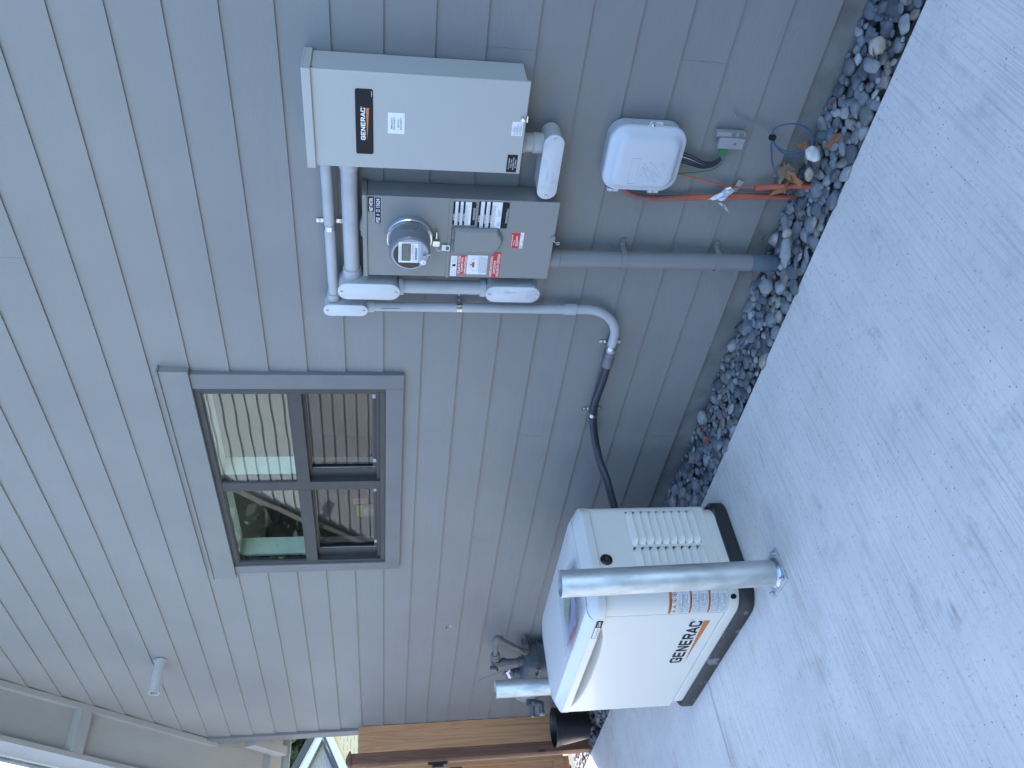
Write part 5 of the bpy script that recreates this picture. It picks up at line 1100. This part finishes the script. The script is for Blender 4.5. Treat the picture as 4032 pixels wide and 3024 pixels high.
def tree(label, x, y, z0, h, rad, nleaf, ls, seed, name='tree', lm='leafgreen', low=False):
    t = thing(name, label, 'tree', (x, y, z0)); r_ = random.Random(seed); q = MB(); q.tube([(x, y, z0), (x+.1, y, z0+h*.4), (x-.1, y+.1, z0+h*.85)], [.16, .12, .06], 'bark', 10, 4)
    tips = []
    for k in range(26):
        a = r_.uniform(0, 6.28); zb = z0+h*r_.uniform(.25, .8); L_ = rad*r_.uniform(.5, .95)*(1-.5*max(0, (zb-z0)/h-.5)); e = (x+L_*math.cos(a), y+L_*math.sin(a), zb+h*r_.uniform(.08, .2)); q.tube([(x, y, zb), ((x+e[0])/2, (y+e[1])/2, (zb+e[2])/2+.1), e], .025, 'bark', 6, 3); tips.append(e)
    q.build('trunk', t); q = MB()
    for k in range(nleaf):
        e = tips[r_.randrange(len(tips))]; s_ = rad*.34; p = Vector((e[0]+r_.gauss(0, s_), e[1]+r_.gauss(0, s_), e[2]+r_.gauss(0, s_*.8)))
        d = Vector((r_.gauss(0, 1), r_.gauss(0, 1), r_.gauss(0, .6))).normalized(); u_ = d.cross(Vector((r_.random(), r_.random(), r_.random()))).normalized(); l = ls*r_.uniform(.6, 1.3)
        if low and k % 2: p.z = z0+abs(p.z-z0)*r_.uniform(.05, .7)
        q.add([p-u_*l*.35, p+d*l*.6-u_*l*.0, p+u_*l*.35, p-d*l*.7], [(0, 3, 2, 1)], lm)
    q.build('crown', t, ang=180)
tree('leafy green tree showing above the cream neighbouring house\'s roof', -40, 13.5, -.3, 10.5, 4.2, 9000, .42, 2)
tree('green tree farther left behind the cream neighbouring house', -47, 6, -.3, 9.5, 4.0, 8000, .42, 4)
# house across the side yard, behind the camera: seen only mirrored in the window panes
oh = thing('side_yard_house', 'grey lap-sided house across the side yard, mirrored in the window panes', 'house', (-9, -8, -.3))
ZO = lambda x: 3.05+1.15*(x+13.6) if x < -8.4 else 3.05+1.15*5.2-1.15*(x+8.4)
q = MB()
for i in range(44):
    z0 = -.3+i*.2; z1 = z0+.2; a0_, a1_ = max(-14.6, -13.6+(z0-3.05)/1.15), min(-3.2, -3.2-(z0-3.05)/1.15); b0_, b1_ = max(-14.6, -13.6+(z1-3.05)/1.15), min(-3.2, -3.2-(z1-3.05)/1.15)
    if b0_ >= b1_: break
    q.add([(a0_, -6.80, z0), (a1_, -6.80, z0), (b1_, -6.83, z1), (b0_, -6.83, z1), (a0_, -6.83, z0), (a1_, -6.83, z0)], [(3, 2, 1, 0), (0, 1, 5, 4)], 'oppsiding')
q.plate([(-14.6, -.3), (-3.2, -.3), (-3.2, 3.0), (-8.4, 8.9), (-14.6, 1.85)], frame((0, -7.6, 0), (1, 0, 0), (0, 0, 1)), -.7, .7, 'oppsiding'); q.build('wall', oh)
q = MB()
for s_ in (-1, 1):
    xe, xr = (-15.1, -8.4) if s_ < 0 else (-2.7, -8.4); zz = 1.325 if s_ < 0 else 2.475; zr = 9.05
    q.hexa([(xe, -12, zz), (xr, -12, zr), (xr, -6.74, zr), (xe, -6.74, zz), (xe, -12, zz+.2), (xr, -12, zr+.2), (xr, -6.74, zr+.2), (xe, -6.74, zz+.2)], 'shingle')
q.build('roof', oh)
tree('dark evergreen tree beyond the side yard house, mirrored in the left window pane', -21.5, -12.5, -.3, 13, 5.4, 34000, .27, 8, 'evergreen_tree', 'evergreen', True)

# clipped hedge added out of view behind the camera to keep low sky off the wall
hd = thing('shade_hedge', 'unseen, added dark evergreen hedge across the side yard, behind the camera', 'shade_hedge', (2, -5.2, -.2))
q = MB(); q.rings([foot(-2.3, 8, -5.6, -4.9, .2, -.3), foot(-2.3, 8, -5.65, -4.85, .25, 1.4), foot(-2.2, 7.9, -5.5, -5.0, .2, 2.5)], 'leafgreen'); q.build('trunk', hd)
q = MB(); hr = random.Random(21)
for k in range(9000):
    if hr.random() < .7: p = Vector((hr.uniform(-2.3, 8), -4.84+hr.gauss(0, .04), hr.uniform(-.2, 2.45)))
    else: p = Vector((hr.uniform(-2.3, 8), hr.uniform(-5.6, -4.9), 2.48+hr.gauss(0, .05)))
    d = Vector((hr.gauss(0, 1), hr.gauss(0, 1), hr.gauss(0, 1))).normalized(); u_ = d.cross(Vector((hr.random(), hr.random(), hr.random()))).normalized(); l = hr.uniform(.05, .11)
    q.add([p-u_*l*.3, p+d*l*.6, p+u_*l*.3, p-d*l*.7], [(0, 3, 2, 1)], 'leafgreen')
q.build('crown', hd, ang=180)

tree('broad dark evergreen tree added behind the other evergreen to close sky gaps in the mirrored pane', -26.5, -15.5, -.3, 16, 7.0, 26000, .42, 9, 'evergreen_tree', 'evergreen', True)  # extra tree covering bright sky specks in the window reflection

# repeats of one kind belong together
for base, g in (('rock', 'single pale rocks in the stone bed'), ('dry_leaf', 'dry leaves scattered on the stones'), ('conduit', 'grey plastic conduits on the siding'),
                ('conduit_fitting', 'oval conduit fittings on the siding'), ('orange_duct', 'orange ducts below the utility box'), ('evergreen_tree', 'evergreen trees beyond the side yard'), ('tree', 'green trees behind the cream house')):
    for o in COL.objects:
        if o.parent is None and o.name.split('.')[0] == base: o['group'] = g
